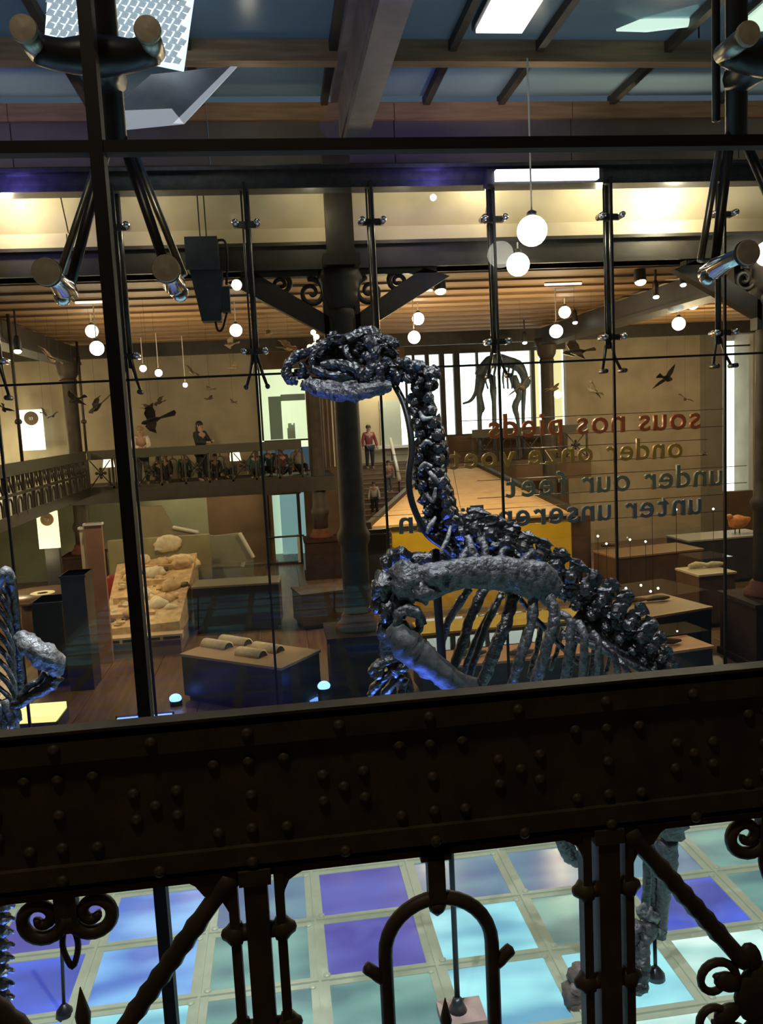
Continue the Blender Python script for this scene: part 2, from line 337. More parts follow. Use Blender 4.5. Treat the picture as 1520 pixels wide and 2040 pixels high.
# ---- beams across the column row
struct('trim_2', MB().box((-9.2, 12.85, 6.74), (16.2, 13.3, 7.14)).box((-9.2, 12.78, 6.74), (16.2, 13.35, 6.80)).box((-9.2, 12.78, 7.09), (16.2, 13.35, 7.14)), IRON_D)
cw = sempty('wall_cornice', (2, 13.2, 7.15))
for k in range(4):
    a, b = -9.2+k*6.35, -9.2+(k+1)*6.35-.02
    struct('cornice_panel', MB().box((a, 13.06, 7.14), (b, 13.2, 7.40)), CREAM, cw)
    struct('cornice_panel', MB().hexa([(a, 13.2, 7.42), (b, 13.2, 7.42), (b, 13.5, 7.42), (a, 13.5, 7.42), (a, 12.9, 7.86), (b, 12.9, 7.86), (b, 13.5, 7.86), (a, 13.5, 7.86)]), CREAM, cw)
struct('trim_3', MB().box((-9.2, 12.6, 7.86), (16.2, 13.4, 8.0)).box((-9.2, 12.75, 8.0), (16.2, 13.3, 8.25)), IRON_D)
wu = sempty('wall_upper', (2, 13.3, 8.2))
for k in range(9): struct('upper_panel', MB().box((-9.2+k*2.83, 13.2, 8.2), (-9.2+k*2.83+2.815, 13.35, 9.12)), GREYW, wu)
for k in range(9): struct('upper_rail', MB().box((-9.2+k*2.83, 13.12, 9.0), (-9.2+k*2.83+2.82, 13.2, 9.25)), PURLIN, wu)
# ---- glazed roof
rf = sempty('ceiling_roof', (2, 9, 9.3))
BX = [-9.2, -7.6, -6.0, -4.4, -2.4, -.8, 1.05, 2.62, 3.80, 5.60, 7.4, 9.2, 11.0, 12.8, 14.6, 16.2]
for i in range(len(BX)-1):
    for y0, y1 in ((1.5, 5.0), (5.0, 8.2), (8.2, 11.2), (11.5, 13.1)):
        struct('roof_pane', MB().box((BX[i]+.05, y0+.05, 9.32), (BX[i+1]-.05, y1-.02, 9.34)), BLUEGL, rf)
for x in BX: struct('glazing_bar', MB().box((x-.05, 1.5, 9.2), (x+.05, 13.2, 9.34)), IRON_D, rf)
for y in (5.0, 8.2, 11.35): struct('purlin', MB().box((-9.2, y-.1, 9.08), (16.2, y+.1, 9.36)), PURLIN, rf)
struct('roof_girder', MB().box((1.22, 1.5, 8.35), (1.54, 12.6, 8.47)).box((1.2, 1.5, 8.47), (1.46, 12.6, 9.15)).box((1.1, 1.5, 9.05), (1.56, 12.6, 9.15)), MAUVE, rf)
# ---- depth beams of the aisle
for x in (-5.45, 7.95): struct('trim_%d' % (4 if x < 0 else 5), MB().box((x-.2, 13.3, 6.32), (x+.2, 24, 6.78)).box((x-.28, 13.3, 6.3), (x+.28, 24, 6.38)), IRON_D)
# ---- far gallery slab and side gallery slab
struct('floor_far_gallery', MB().box((-9.2, 23.4, 2.72), (1.6, 26.0, 2.9)).box((-9.2, 23.3, 2.5), (1.6, 23.5, 2.9)), IRON_D)
struct('floor_side_gallery', MB().box((-9.2, 12.4, 2.72), (-5.1, 23.3, 2.9)), IRON_D)
struct('floor_window_gallery', MB().box((4.3, 24.6, 2.7), (9.6, 26.0, 2.9)).box((4.3, 24.55, 2.3), (9.6, 24.7, 2.95)), BROWNW)
# ---- glass walls of the cage
JX = [atY(185, 200, 2.4).x, 0]; JX[1] = atY(1585, 200, 2.4).x; JW = JX[1]-JX[0]
ZJ = 5.255
gw = sempty('wall_glass_near', (0, 2.4, 0))
xs = [JX[0]-JW, JX[0], JX[1], JX[1]+JW]
for i in range(3):
    for z0, z1 in ((-.2, 2.2), (2.2, ZJ), (ZJ, 8.4)):
        struct('glass_pane', MB().box((xs[i]+.012, 2.40, z0+.012), (xs[i+1]-.012, 2.415, z1-.012)), GLASS, gw)
for x in xs[1:3]: struct('joint_seal', MB().box((x-.018, 2.385, -.2), (x+.018, 2.44, 8.4)), BLACK, gw)
for z in (2.2, ZJ): struct('joint_seal', MB().box((xs[0], 2.39, z-.016), (xs[-1], 2.435, z+.016)), BLACK, gw)
FX = [-5.51+1.765*i for i in range(9)]
gf = sempty('wall_glass_far', (2, 12, 0))
for i in range(8):
    for z0, z1 in ((.02, 2.6), (2.6, 5.17), (5.17, 7.8)):
        if z0 == .02: z1 = 5.17
        if z0 == 2.6: continue
        struct('glass_pane', MB().box((FX[i]+.01, 12.0, z0), (FX[i+1]-.01, 12.015, z1-.01)), GLASS2, gf)
for x in FX: struct('joint_seal', MB().box((x-.017, 11.985, 0), (x+.017, 12.03, 7.8)), BLACK, gf)
struct('joint_seal', MB().box((FX[0], 11.985, 5.155), (FX[-1], 12.03, 5.185)), BLACK, gf)
struct('head_beam', MB().box((FX[0], 12.05, 7.72), (FX[-1], 12.35, 7.95)).box((FX[0], 11.95, 7.95), (FX[-1], 12.4, 8.0)), STEEL_D, gf)
for x in FX: struct('mullion_rod', MB().tube([(x+.02, 12.22, 5.35), (x+.02, 12.22, 7.75)], .042, 10).tube([(x-.05, 12.16, 5.35), (x-.05, 12.16, 7.75)], .016, 6), STEEL_D, gf, True)
# ================================================================== NEAR RAILING
YR = 1.5; u = YR/F
rail = thing('balcony_railing', 'dark brown riveted iron balcony railing with arches and scrolls in the foreground', 'railing', (.2, YR, 2.9))
X0, X1 = -1.75, 2.35
zt, zf, zl, zb, zfr = 3.955, 3.905, 3.708, 3.662, 3.645
MB().box((X0, YR, zf), (X1, YR+.012, zt)).box((X0, YR, zt-.01), (X1, YR+.055, zt)).box((X0, YR+.01, zt-.002), (X1, YR+.05, zt+.006)).build('top_rail', IRON, rail)
MB().box((X0, YR+.012, zl-.01), (X1, YR+.022, zf+.01)).build('web_plate', IRON, rail)
MB().box((X0, YR, zb), (X1, YR+.012, zl)).box((X0, YR, zb), (X1, YR+.055, zb+.01)).build('bottom_flange', IRON, rail)
MB().box((X0, YR+.006, zfr), (X1, YR+.035, zb-.004)).build('frame_bar', IRON, rail)
rm = MB().lathe([(.0115, 0), (.0112, .003), (.009, .006), (.005, .008), (0, .0085)], 12, Matrix.Rotation(R(90), 4, 'X')).mesh('rivet', IRON, True)
def rivet(px, py, y): p = atY(px, py, y); put('rivet', rm, rail, p)
P4 = (atY(1208, 1450, YR).x-atY(115, 1553, YR).x)*4/3
def period(lst, y):
    for px, py in lst:
        p = atY(px, py, y)
        for k_ in (0, -1, 1):
            xx = p.x+k_*P4
            if X0 < xx < X1 and not (k_ == 1 and px < 70) and not (k_ == -1 and px > 1480): put('rivet', rm, rail, (xx, y, p.z))
period([(107,1495),(300,1480),(492,1461),(675,1445),(855,1428),(1032,1414),(1207,1397),(1380,1382),(125,1755),(318,1736),(503,1717),(688,1695),(868,1675),(1045,1659),(1218,1642),(1386,1627)], YR)
YW = YR+.012
period([(48,1557),(115,1553),(185,1545),(425,1523),(495,1516),(565,1508),(795,1484),(857,1481),(920,1475),(1145,1453),(1208,1450),(1272,1445),(1490,1422),
        (60,1698),(125,1690),(195,1687),(435,1660),(502,1650),(572,1646),(800,1625),(865,1615),(927,1610),(1150,1590),(1212,1582),(1277,1578),(1490,1560),
        (118,1625),(500,1584),(862,1548),(1211,1517),(266,1582),(352,1575),(310,1606),(272,1634),(354,1624),(643,1544),(724,1536),(685,1567),(645,1596),(727,1588),
        (993,1513),(1075,1503),(1037,1532),(995,1562),(1075,1553),(1347,1480),(1420,1477),(1382,1500),(1345,1530),(1420,1521)], YW)
YP = YR+.02
PX = [atY(511, 1800, YR).x, atY(1215, 1750, YR).x]; PW = PX[1]-PX[0]
posts = [PX[0]-PW, PX[0], PX[1], PX[1]+PW]
zk = atY(460, 1873, YR).z; zk2 = zk-.2
for x in posts:
    MB().box((x-.022, YR, 2.9), (x+.022, YR+.045, zb)).box((x-.03, YR-.006, zb-.03), (x+.03, YR+.05, zb)).build('post', IRON, rail)
    for s in (-1, 1):
        MB().box((x+s*.044-.009, YR+.005, 2.95), (x+s*.044+.009, YR+.035, zb)).build('side_bar', IRON, rail)
        for z in (zk, zk2, zk2-.2):
            kb = MB().tube([(x+s*.02, YR+.02, z), (x+s*.032, YR+.02, z)], .016, 10).tube([(x+s*.032, YR+.02, z), (x+s*.052, YR+.02, z), (x+s*.062, YR+.02, z), (x+s*.07, YR+.02, z)], [.021, .024, .014, .009], 12).build('clamp_knob', IRON, rail, True)
def spiral(cx, cz, r0, turns, a0, sgn, n=26, w=.011):
    pts = []; rs = []
    for i in range(n):
        t = i/(n-1); a = a0+sgn*turns*2*math.pi*t; r = r0*(1-t)**.85+.004
        pts.append((cx+r*math.cos(a), YP, cz+r*math.sin(a))); rs.append(w*(1-.35*t))
    return pts, rs
def panel_arch(c):
    zc = atY(870, 1800, YR).z; r = .108; zs = zc-r
    pts = [(c-r, YP, 2.95), (c-r, YP, zs-.2)]+[(c+r*math.cos(math.pi-a), YP, zs+r*math.sin(math.pi-a)) for a in [math.pi*i/16 for i in range(17)]]+[(c+r, YP, zs-.2), (c+r, YP, 2.95)]
    MB().tube(pts, .0145, 10).build('arch', IRON, rail, True)
    MB().box((c-.017, YR+.006, zc-.005), (c+.017, YR+.035, zb)).box((c-.03, YR+.006, zfr-.012), (c+.03, YR+.035, zb)).build('arch_hanger', IRON, rail)
    MB().tube([(c, YP, zc-.01), (c, YP, zc-.025), (c, YP, zc-.038)], [.02, .016, .003], 10).build('drop', IRON, rail, True)
    for s in (-1, 1):
        MB().tube(curve([(c+s*(r+.008), YP, zs-.055), (c+s*(r+.022), YP, zs-.035), (c+s*(r+.04), YP, zs-.02)]), [.008, .01, .012, .013, .013, .013, .013, .013, .012], 8).build('side_bud', IRON, rail, True)
    MB().tube([(c+.008, YP, 2.95), (c+.008, YP, zs-.18), (c+.008, YP, zs-.155), (c+.008, YP, zs-.108)], [.007, .008, .0125, .001], 10).build('spear', IRON, rail, True)
    for s in (-1, 1):   # rounded frame corners
        x = c+s*(PW/2-.052); z = zfr
        MB().prism([(x, z+.002), (x-s*.045, z+.002), (x-s*.028, z-.006), (x-s*.012, z-.016), (x-s*.003, z-.035), (x, z-.05)][::s], .025, Matrix.Translation((0, YR+.008, 0))).build('corner_fillet', IRON, rail)
def panel_cross(c):
    zc = zfr-.40; hw = PW/2-.045
    for s in (-1, 1):
        for t in (1, -1):
            a = Vector((c+s*.05, YP, zc+t*.075)); b = Vector((c+s*hw, YP, zc+t*.40)); k = 22
            pts = [a.lerp(b, i/(k-1)) for i in range(k)]
            rs = [.0175+(.0035*(i % 2) if 4 < i < 16 else 0)+(.008*max(0, (i-18)/3)) for i in range(k)]
            MB().tube(pts, rs, 8).build('diagonal_bar', IRON, rail, True)
            p, rr = spiral(c+s*.115, zc+t*.045, .045, 1.35, R(200 if s > 0 else -20)*1, -s*t, 24, .010); MB().tube(p, rr, 8).build('scroll', IRON, rail, True)
    for s in (-1, 1):   # corner gussets
        x = c+s*(PW/2-.052); MB().prism([(x, zfr+.002), (x-s*.075, zfr+.002), (x-s*.06, zfr-.008), (x-s*.045, zfr-.03), (x-s*.012, zfr-.045), (x, zfr-.07)][::s], .025, Matrix.Translation((0, YR+.008, 0))).build('corner_gusset', IRON, rail)
    zs = zfr-.042
    for s in (-1, 1):
        p, rr = spiral(c+s*.048, zs, .041, 1.45, R(180) if s > 0 else 0, s, 30, .0145); MB().tube(p, rr, 8).build('scroll', IRON, rail, True)
    MB().box((c-.02, YR+.008, zs-.03), (c+.02, YR+.034, zfr+.002)).build('scroll_hanger', IRON, rail)
    lp = [(c-.011, YP, zs-.035), (c-.014, YP, zs-.06), (c-.009, YP, zs-.085), (c, YP, zs-.103), (c+.009, YP, zs-.085), (c+.014, YP, zs-.06), (c+.011, YP, zs-.035)]
    MB().tube(curve(lp, 3), .006, 8).build('pendant_loop', IRON, rail, True)
    MB().tube([(c+.01, YP, zc+.06), (c+.01, YP, zc+.13), (c+.01, YP, zc+.155), (c+.01, YP, zc+.212)], [.01, .012, .015, .001], 10).build('spear', IRON, rail, True)
    MB().blob((c, YP, zc), (.075, .022, .075), 14, 8).build('rosette', IRON, rail, True)
    for k in range(8):
        a = math.pi*k/4+R(22); p = Vector((c+.095*math.cos(a), YP, zc+.095*math.sin(a)))
        MB().blob(p, (.034, .014, .022), 10, 6, M=Matrix.Rotation(-a, 3, 'Y')).build('rosette_leaf', IRON, rail, True)
for k, x in enumerate(posts[:-1]):
    (panel_arch if k == 1 else panel_cross)(x+PW/2)
# ================================================================== SPIDER FITTINGS ON THE NEAR GLASS
def near_spider(jx, label, dz):
    """jx: joint x; steel post hung behind the glass with a cast spider and a lower fork"""
    yb = 2.72
    t = thing('spider_fitting', label, 'glass fitting', (jx, yb, 5.4), 'spider fittings behind the near glass')
    xl, xr = jx-.158, jx+.158
    zt_, zb_ = dz
    MB().tube([(jx, yb, zb_+.42), (jx, yb, 8.4)], .035, 12).tube([(jx-.055, yb+.03, zb_+.5), (jx-.055, yb+.03, 8.4)], .014, 8).build('hanger_post', STEEL_D, t, True)
    hub = MB().tube(curve([(xl, 2.50, zt_-.004), (jx-.09, 2.53, zt_-.008), (jx, 2.56, zt_+.005), (jx+.09, 2.53, zt_-.008), (xr, 2.50, zt_-.004)], 4), lerp_r([.040, .044, .058, .044, .040], 4), 14).tube([(jx, 2.56, zt_), (jx, yb, zt_)], .05, 12)
    hub.build('spider_arm', STEEL_D, t, True)
    for x in (xl, xr):
        sx = 1 if x > jx else -1
        b = MB().lathe([(.0, -.004), (.034, -.002), (.036, .004), (.036, .012)], 24, Matrix.Translation((x, 2.383, zt_)) @ Matrix.Rotation(R(-90), 4, 'X')).build('bolt_disc', DISC, t)
        MB().tube([(x, 2.42, zt_), (x, 2.53, zt_)], .03, 14).build('bolt_sleeve', STEEL, t, True)
        # lower fork arm down to the next bolt
        a = Vector((jx+sx*.02, yb, zb_+.45)); e = Vector((x-sx*.01, 2.60, zb_-.01))
        MB().tube([a, a.lerp(e, .5), e], [.017, .016, .015], 10).build('fork_arm', STEEL_D, t, True)
        MB().tube([a+Vector((sx*.025, .02, -.02)), e+Vector((sx*.035, .02, .03))], .012, 8).build('fork_stay', STEEL, t, True)
        bd = MB().lathe([(.0, -.004), (.036, -.002), (.038, .004), (.038, .012)], 24, Matrix.Translation((x, 2.383, zb_)) @ Matrix.Rotation(R(-90), 4, 'X')).build('bolt_disc', DISC, t)
        sub('bolt_gasket', MB().lathe([(.039, .0), (.039, .012)], 24, Matrix.Translation((x, 2.388, zb_)) @ Matrix.Rotation(R(-90), 4, 'X')), BLACK, bd)
        MB().tube([(x, 2.42, zb_), (x, 2.5, zb_-.004), (x, 2.56, zb_-.012), (x, 2.64, zb_-.02)], [.022, .026, .034, .026], 14).build('bolt_sleeve', CHROME, t, True)
        MB().blob((x+sx*.012, 2.6, zb_-.035), .026, 12, 8).build('ball_joint', CHROME, t, True)
zt_ = atY(172, 62, 2.4).z; zb_ = atY(210, 540, 2.4).z
near_spider(JX[0], 'steel spider fitting with four bolt discs on the black joint at left', (zt_, zb_))
near_spider(JX[1], 'steel spider fitting cut off by the right edge of the near glass', (zt_, zb_))
near_spider(JX[0]-2.02, 'steel spider fitting beyond the left end of the near glass', (zt_, zb_)) if False else None
# ---- small spider clamps on the far glass
def far_clamp(x, z, k, fork):
    where = ['far left end', 'joint at the left edge of the photo', 'joint behind the black foreground joint', 'joint right of the hanging projector', 'joint above the skull', 'joint beside the big bright globes', 'joint crossing the middle of the lettering', 'joint near the right column', 'far right end'][k]
    t = thing('glass_clamp', ('forked ' if fork else 'plain ')+'two-bolt steel clamp on far glass, '+where, 'glass fitting', (x, 12.1, z), 'clamps on the far glass')
    MB().box((x-.14, 12.06, z-.04), (x+.14, 12.14, z+.04)).tube([(x, 12.1, z), (x, 12.22, z)], .05, 10).build('clamp_bar', STEEL_D, t)
    for s in (-1, 1):
        MB().tube([(x+s*.15, 11.93, z), (x+s*.15, 12.14, z)], .045, 12).build('bolt', CHROME, t, True)
        if fork: MB().tube([(x+s*.02, 12.2, z), (x+s*.09, 12.15, z-.32), (x+s*.15, 12.08, z-.5)], [.03, .024, .022], 8).tube([(x+s*.15, 12.14, z-.5), (x+s*.15, 11.93, z-.5)], .035, 10).build('fork_arm', STEEL_D, t, True)
for k, x in enumerate(FX):
    if k in (0, 8): continue
    far_clamp(x, 7.25, k, False); far_clamp(x, 5.5, k, True)
# ================================================================== MAIN SKELETON
YS = 6.0; q = YS/F
def K(px, py, d=0.0): return atY(px, py, YS+d)
sk = thing('dinosaur_skeleton', 'black upright dinosaur skeleton with small head inside the glass cage', 'skeleton', (2.3, 6.0, 0.0))
_seed = [0]
def bone(name, pts, rad, m=BONE, parent=None, n=12, lump=.35, flat=None, sub_=7, freq=20, extra=None):
    """pts: (px,py,depth offset); rad in photo pixels at the skeleton's distance"""
    _seed[0] += 1
    P = curve([K(*p) for p in pts], sub_); r = [a*q for a in lerp_r(list(rad) if hasattr(rad, '__len__') else [rad]*len(pts), sub_)]
    mb = MB().tube(P, r, n, lump, _seed[0], flat, True, freq)
    if extra: extra(mb)
    return mb.build(name, m, parent or sk, True)
def tubes(mb, lst, n=11, lump=.5, flat=None, freq=22):
    for pts, rad in lst:
        _seed[0] += 1
        mb.tube(curve([K(*p) for p in pts], 5), [a*q for a in lerp_r(list(rad), 5)], n, lump, _seed[0], flat, True, freq)
    return mb
def blobs(mb, lst, lump=.55, freq=22):
    for (px, py, d, rx, ry) in lst:
        _seed[0] += 1; c = K(px, py, d); mb.blob(c, (rx*q, (rx+ry)*.42*q, ry*q), 14, 10, lump, _seed[0], freq)
    return mb
# ---- skull: paired side bones around a hollow, beak, arched roof, braincase
sl = MB()
for s, d in ((-1, -.085), (1, .085)):
    tubes(sl, [([(606,703,d*.35),(588,712,d*.6),(575,726,d*.7),(571,744,d*.7),(577,757,d*.5),(592,760,d*.4)], (9,10,9,9,10,8)),
               ([(598,722,d*.7),(604,736,d*.7),(598,750,d*.6)], (5,7,5)),
               ([(600,705,d*.4),(622,698,d*.8),(640,686,d),(662,679,d*.8),(690,676,d*.6)], (6,7,8,9,9)),
               ([(650,684,d),(630,698,d*1.1),(621,716,d*1.1),(624,732,d),(640,738,d)], (8,7,6,6,7)),
               ([(640,730,d*1.1),(672,724,d*1.25),(704,735,d*1.35),(724,750,d*1.4),(742,756,d*1.3)], (8,11,13,12,9)),
               ([(688,690,d*1.2),(692,706,d*1.35),(700,722,d*1.4),(712,736,d*1.4)], (7,8,7,8)),
               ([(690,678,d*.9),(716,664,d*.7),(732,661,d*.6),(752,668,d*.7)], (10,10,11,12)),
               ([(729,672,d*1.2),(742,690,d*1.5),(750,710,d*1.5),(752,730,d*1.5),(756,752,d*1.4),(752,772,d*1.2)], (10,12,11,10,11,8)),
               ([(722,706,d*1.5),(737,716,d*1.6),(740,738,d*1.6),(728,748,d*1.5)], (7,9,9,9)),
               ([(622,732,d),(650,745,d*1.1),(690,750,d*1.1),(712,752,d)], (9,11,12,10))], 12, .45, None, 16)
blobs(sl, [(765,688,0,24,22),(752,684,-.09,16,16),(776,706,.02,18,20),(778,730,0,20,20),(764,722,-.07,14,13),(735,735,-.12,9,11),(772,752,.02,14,13),(705,684,-.03,13,11),(732,662,0,16,10),(668,684,0,16,9)], .5, 20)
random.seed(11)
for i in range(38):
    a_ = .25+.75*random.random()**.7; px = 600+185*a_; py = 690-28*math.sin(a_*2.6)+random.uniform(0, 72)*(.6+.5*a_); rr = random.uniform(3, 7.5)
    blobs(sl, [(px, py, random.choice((-1, 1))*random.uniform(.03, .13)*(.5+.8*a_), rr*1.5, rr)], .8, 30)
blobs(sl, [(640,715,.04,30,16),(690,705,.05,36,24),(600,745,0,20,10),(655,700,.03,24,14),(690,712,.05,26,20),(725,700,.05,22,26),(650,738,.0,26,9),(700,742,0,26,12),(745,745,0,20,22),(795,730,0,16,18),(790,752,0,14,14)], .45, 20)
skull = sl.build('skull', BONE, sk, False)
tt = MB()
for i in range(16):
    px = 642+i*4.6; py = 746+.6*abs(i-8)
    for d in (-.1, .1):
        a = K(px, py, d); tt.tube([a, a+Vector((0, 0, -.028))], [.010, .006], 5)
sub('teeth', tt, BONE_G, skull, True)
lj = MB()
for d in (-.09, .09):
    tubes(lj, [([(612,762,d*.4),(630,772,d*.8),(664,779,d),(700,781,d*1.1),(730,776,d*1.2),(760,772,d*1.2),(778,770,d*1.1)], (10,16,18,18,17,14,9)),
               ([(616,757,d*.5),(650,762,d*.9),(690,766,d*1.05),(712,758,d*1.1)], (6,8,9,7)), ([(738,774,d*1.2),(745,756,d*1.2),(752,742,d*1.1)], (12,11,8))], 12, .32, None, 14)
tubes(lj, [([(613,764,-.05),(608,768,0),(613,764,.05)], (9,11,9))])
lj.build('lower_jaw', BONE_G, sk, False)
# ---- vertebrae
def vertebra(name, px, py, d, r, ang, spine, m=BONE, proc=1.0, parent=None, wide=.16):
    """centrum of r px, neural spine of `spine` px pointing at `ang` degrees (0 = right, 90 = up)"""
    mb = MB(); blobs(mb, [(px, py, d, r, r*.9)], .6)
    ca, sa = math.cos(R(ang)), -math.sin(R(ang))
    if spine:
        tubes(mb, [([(px, py, d), (px+ca*spine*.5, py+sa*spine*.5, d), (px+ca*spine, py+sa*spine, d)], (r*.9, r*.78, r*.8))], 10, .6, .4)
    if proc:
        for s in (-1, 1):
            tubes(mb, [([(px+ca*r*.5, py+sa*r*.5, d), (px+ca*r*.9, py+sa*r*.9-3, d+s*wide*.6), (px+ca*r*.7, py+sa*r*.7+2, d+s*wide*proc)], (r*.45, r*.36, r*.42))], 7, .5)
            blobs(mb, [(px-ca*r*.4+sa*6, py-sa*r*.3+6, d+s*wide*.55, r*.36, r*.42), (px-ca*r*.5, py-sa*r*.7, d+s*wide*.75, r*.3, r*.33)], .5)
    return mb.build(name, m, parent or sk, False)
for px, py, r, a, s in [(800,738,19,60,16),(822,744,19,50,20),(846,752,17,30,22),(838,772,17,10,24),(836,796,19,15,16),(840,818,20,5,18),(846,842,21,0,20),(852,866,22,0,22),
                        (854,890,23,0,24),(852,914,24,-5,30),(852,938,25,0,24),(856,962,25,5,26),(864,986,25,15,26),(868,1010,26,20,28),(872,1034,27,30,30),(884,1058,27,45,30)]:
    vertebra('neck_vertebra', px, py, 0, r*1.12, a, s+8, proc=1.15 if py > 780 else .8)
# cervical ribs (pale splints beside the neck)
for p in [[(848,930,-.16),(860,945,-.2),(874,962,-.2)],[(836,820,-.14),(845,834,-.18),(862,832,-.18)],[(850,985,-.18),(862,998,-.2),(868,972,-.22)],[(868,1030,-.2),(858,1045,-.22),(850,1062,-.22)],[(898,1048,-.2),(890,1075,-.24),(878,1100,-.26)],[(835,935,-.16),(845,925,-.2),(860,930,-.2)],[(838,890,-.16),(850,880,-.18),(860,886,-.18)]]:
    bone('neck_rib', p, (3, 5, 3.5), BONE_L, lump=.3)
dors = [(908,1082,27,70,40),(938,1078,27,75,46),(970,1086,26,72,42),(1002,1100,26,70,42),(1034,1112,26,68,36),(1066,1126,25,66,36),(1098,1146,25,64,38),(1128,1170,25,62,40),(1158,1192,25,60,42),
        (1188,1214,25,58,50),(1216,1238,24,56,54),(1242,1262,23,55,52),(1266,1286,22,54,46),(1288,1306,20,52,38),(1308,1324,18,50,26),(1324,1338,16,48,16)]
for px, py, r, a, s in dors: vertebra('back_vertebra', px, py, .02, r, a, s+16, proc=1.1)
for px, py, r in [(1342,1356,17),(1356,1384,17),(1368,1414,16),(1378,1446,15),(1386,1480,15),(1392,1515,14)]: vertebra('tail_vertebra', px, py, .05, r, 20, 22, proc=.6)
# transverse processes standing up behind the scapula
for p, r in [([(946,1122,-.24),(938,1090,-.2),(930,1070,-.15)], (11,8,9)), ([(965,1122,-.26),(966,1092,-.22),(958,1076,-.16)], (9,8,10)), ([(916,1128,-.24),(925,1105,-.22),(934,1090,-.18)], (8,7,8)), ([(1000,1122,-.24),(998,1104,-.22),(1006,1092,-.18)], (9,7,6)), ([(1040,1122,-.2),(1052,1106,-.18),(1062,1100,-.12)], (8,8,7))]:
    bone('rib_head', p, r, BONE_G, lump=.5)
# ossified tendons along the back
for i in range(13):
    t = i/12; x0, y0 = 1120+40*t, 1262-52*t
    bone('tendon', [(x0, y0, -.16+.02*i), (1210+20*t, 1300-48*t, -.14+.02*i), (1285+18*t, 1338-36*t, -.1+.016*i), (1335+6*t, 1352-20*t, -.06+.012*i)], (6, 8, 8, 5), BONE if i % 3 else BONE_G, lump=.35, n=6)
# ---- ribs: near side and far side
RIBS = [([(965,1172),(937,1230),(920,1285),(901,1337),(893,1365)], 10, -.22), ([(998,1186),(972,1238),(951,1297),(930,1368),(922,1410)], 7.5, -.12), ([(1022,1186),(1008,1240),(991,1280),(972,1332),(951,1380),(940,1430)], 12.5, -.30),
        ([(1066,1168),(1058,1242),(1040,1301),(1021,1360),(1010,1410)], 10, -.34), ([(1092,1186),(1104,1215),(1103,1245),(1089,1289),(1074,1337),(1062,1375),(1050,1430)], 11.5, -.36),
        ([(1112,1222),(1134,1236),(1135,1280),(1129,1325),(1121,1370),(1112,1430)], 8.5, -.36), ([(1150,1240),(1164,1262),(1163,1295),(1160,1349),(1156,1400)], 8, -.36),
        ([(1180,1262),(1191,1275),(1191,1313),(1186,1355),(1182,1400)], 7, -.34), ([(1198,1280),(1222,1304),(1229,1330),(1232,1360),(1234,1390)], 6.5, -.32), ([(1228,1312),(1244,1328),(1257,1352),(1264,1380)], 6, -.28)]
for pts, r, d in RIBS:
    n = len(pts); bone('rib', [(x, y, d*(.55+.75*math.sin(math.pi*(.25+.6*i/(n-1))))) for i, (x, y) in enumerate(pts)], [r*1.1]+[r]*(n-2)+[r*.8], BONE_G if pts[0][0] in (1066, 1092, 1112, 1150, 1180) else BONE, lump=.28, n=9)  # near ribs that catch light are painted in the grey bone
for pts, r in [([(935,1172),(915,1200),(892,1240),(878,1290)], 9), ([(1000,1180),(960,1250),(930,1320),(915,1380)], 7), ([(1080,1240),(1070,1290),(1054,1350)], 6.5), ([(1122,1250),(1110,1295),(1096,1335)], 5), ([(1150,1262),(1140,1310),(1130,1360)], 6), ([(1185,1290),(1178,1330),(1170,1370)], 6), ([(1215,1305),(1206,1345),(1200,1380)], 5)]:
    bone('rib', [(x, y, .3) for x, y in pts], r, BONE, lump=.28)
bone('sternal_bar', [(1030,1185,.25),(1075,1240,.22),(1120,1290,.18),(1152,1322,.14)], 6, BONE, lump=.2)
# ---- shoulder girdle and arms
def scap(mb): blobs(mb, [(812,1160,-.42,30,36),(800,1138,-.36,24,16),(842,1178,-.42,34,22),(868,1150,-.44,34,22)], .35, 16)
bone('scapula', [(800,1162,-.40),(850,1160,-.43),(900,1146,-.44),(960,1140,-.43),(1020,1146,-.42),(1072,1158,-.40),(1104,1184,-.36)], (34,36,30,31,36,39,30), BONE_G, n=18, lump=.16, flat=.42, sub_=10, freq=12, extra=scap)
bone('scapula', [(790,1122,.34),(840,1118,.36),(880,1112,.36),(960,1120,.34),(1040,1140,.32)], (18,22,20,22,26), BONE, n=10, lump=.35, flat=.5)
cor = MB(); blobs(cor, [(766,1170,-.30,25,28),(758,1200,-.26,22,24),(778,1215,-.30,24,30),(772,1250,-.24,22,20),(800,1205,-.36,20,24),(758,1168,-.2,16,30)], .5, 14); cor.build('coracoid', BONE, sk, True)
cor = MB(); blobs(cor, [(770,1122,.2,14,16),(785,1110,.3,16,20),(800,1104,.32,20,14)], .5, 14); cor.build('coracoid', BONE, sk, True)
hh = MB(); tubes(hh, [([(792,1245,-.44),(797,1224,-.46),(815,1214,-.46),(833,1222,-.46),(838,1245,-.44)], (9,11,12,11,9)), ([(836,1228,-.4),(836,1250,-.4),(824,1262,-.4)], (7,8,8))])
hh.build('humerus_head', BONE_G, sk, True)
bone('humerus', [(788,1246,-.40),(806,1278,-.42),(836,1308,-.42),(872,1336,-.40),(908,1360,-.36),(944,1380,-.32)], (24,34,30,26,24,28), mat('slate_bone', (.04, .04, .041), .6, 0, .25, 14, .5, detail=6), lump=.18, n=12)
bone('humerus', [(770,1250,.3),(780,1300,.3),(800,1340,.28),(815,1390,.25)], (20,22,16,18), BONE)
bone('radius', [(950,1392,-.32),(1010,1440,-.34),(1060,1500,-.36),(1090,1560,-.38)], (14,11,11,13), BONE_G)
bone('ulna', [(945,1405,-.28),(1000,1462,-.30),(1050,1522,-.32),(1085,1585,-.36)], (16,12,11,12), BONE_G)
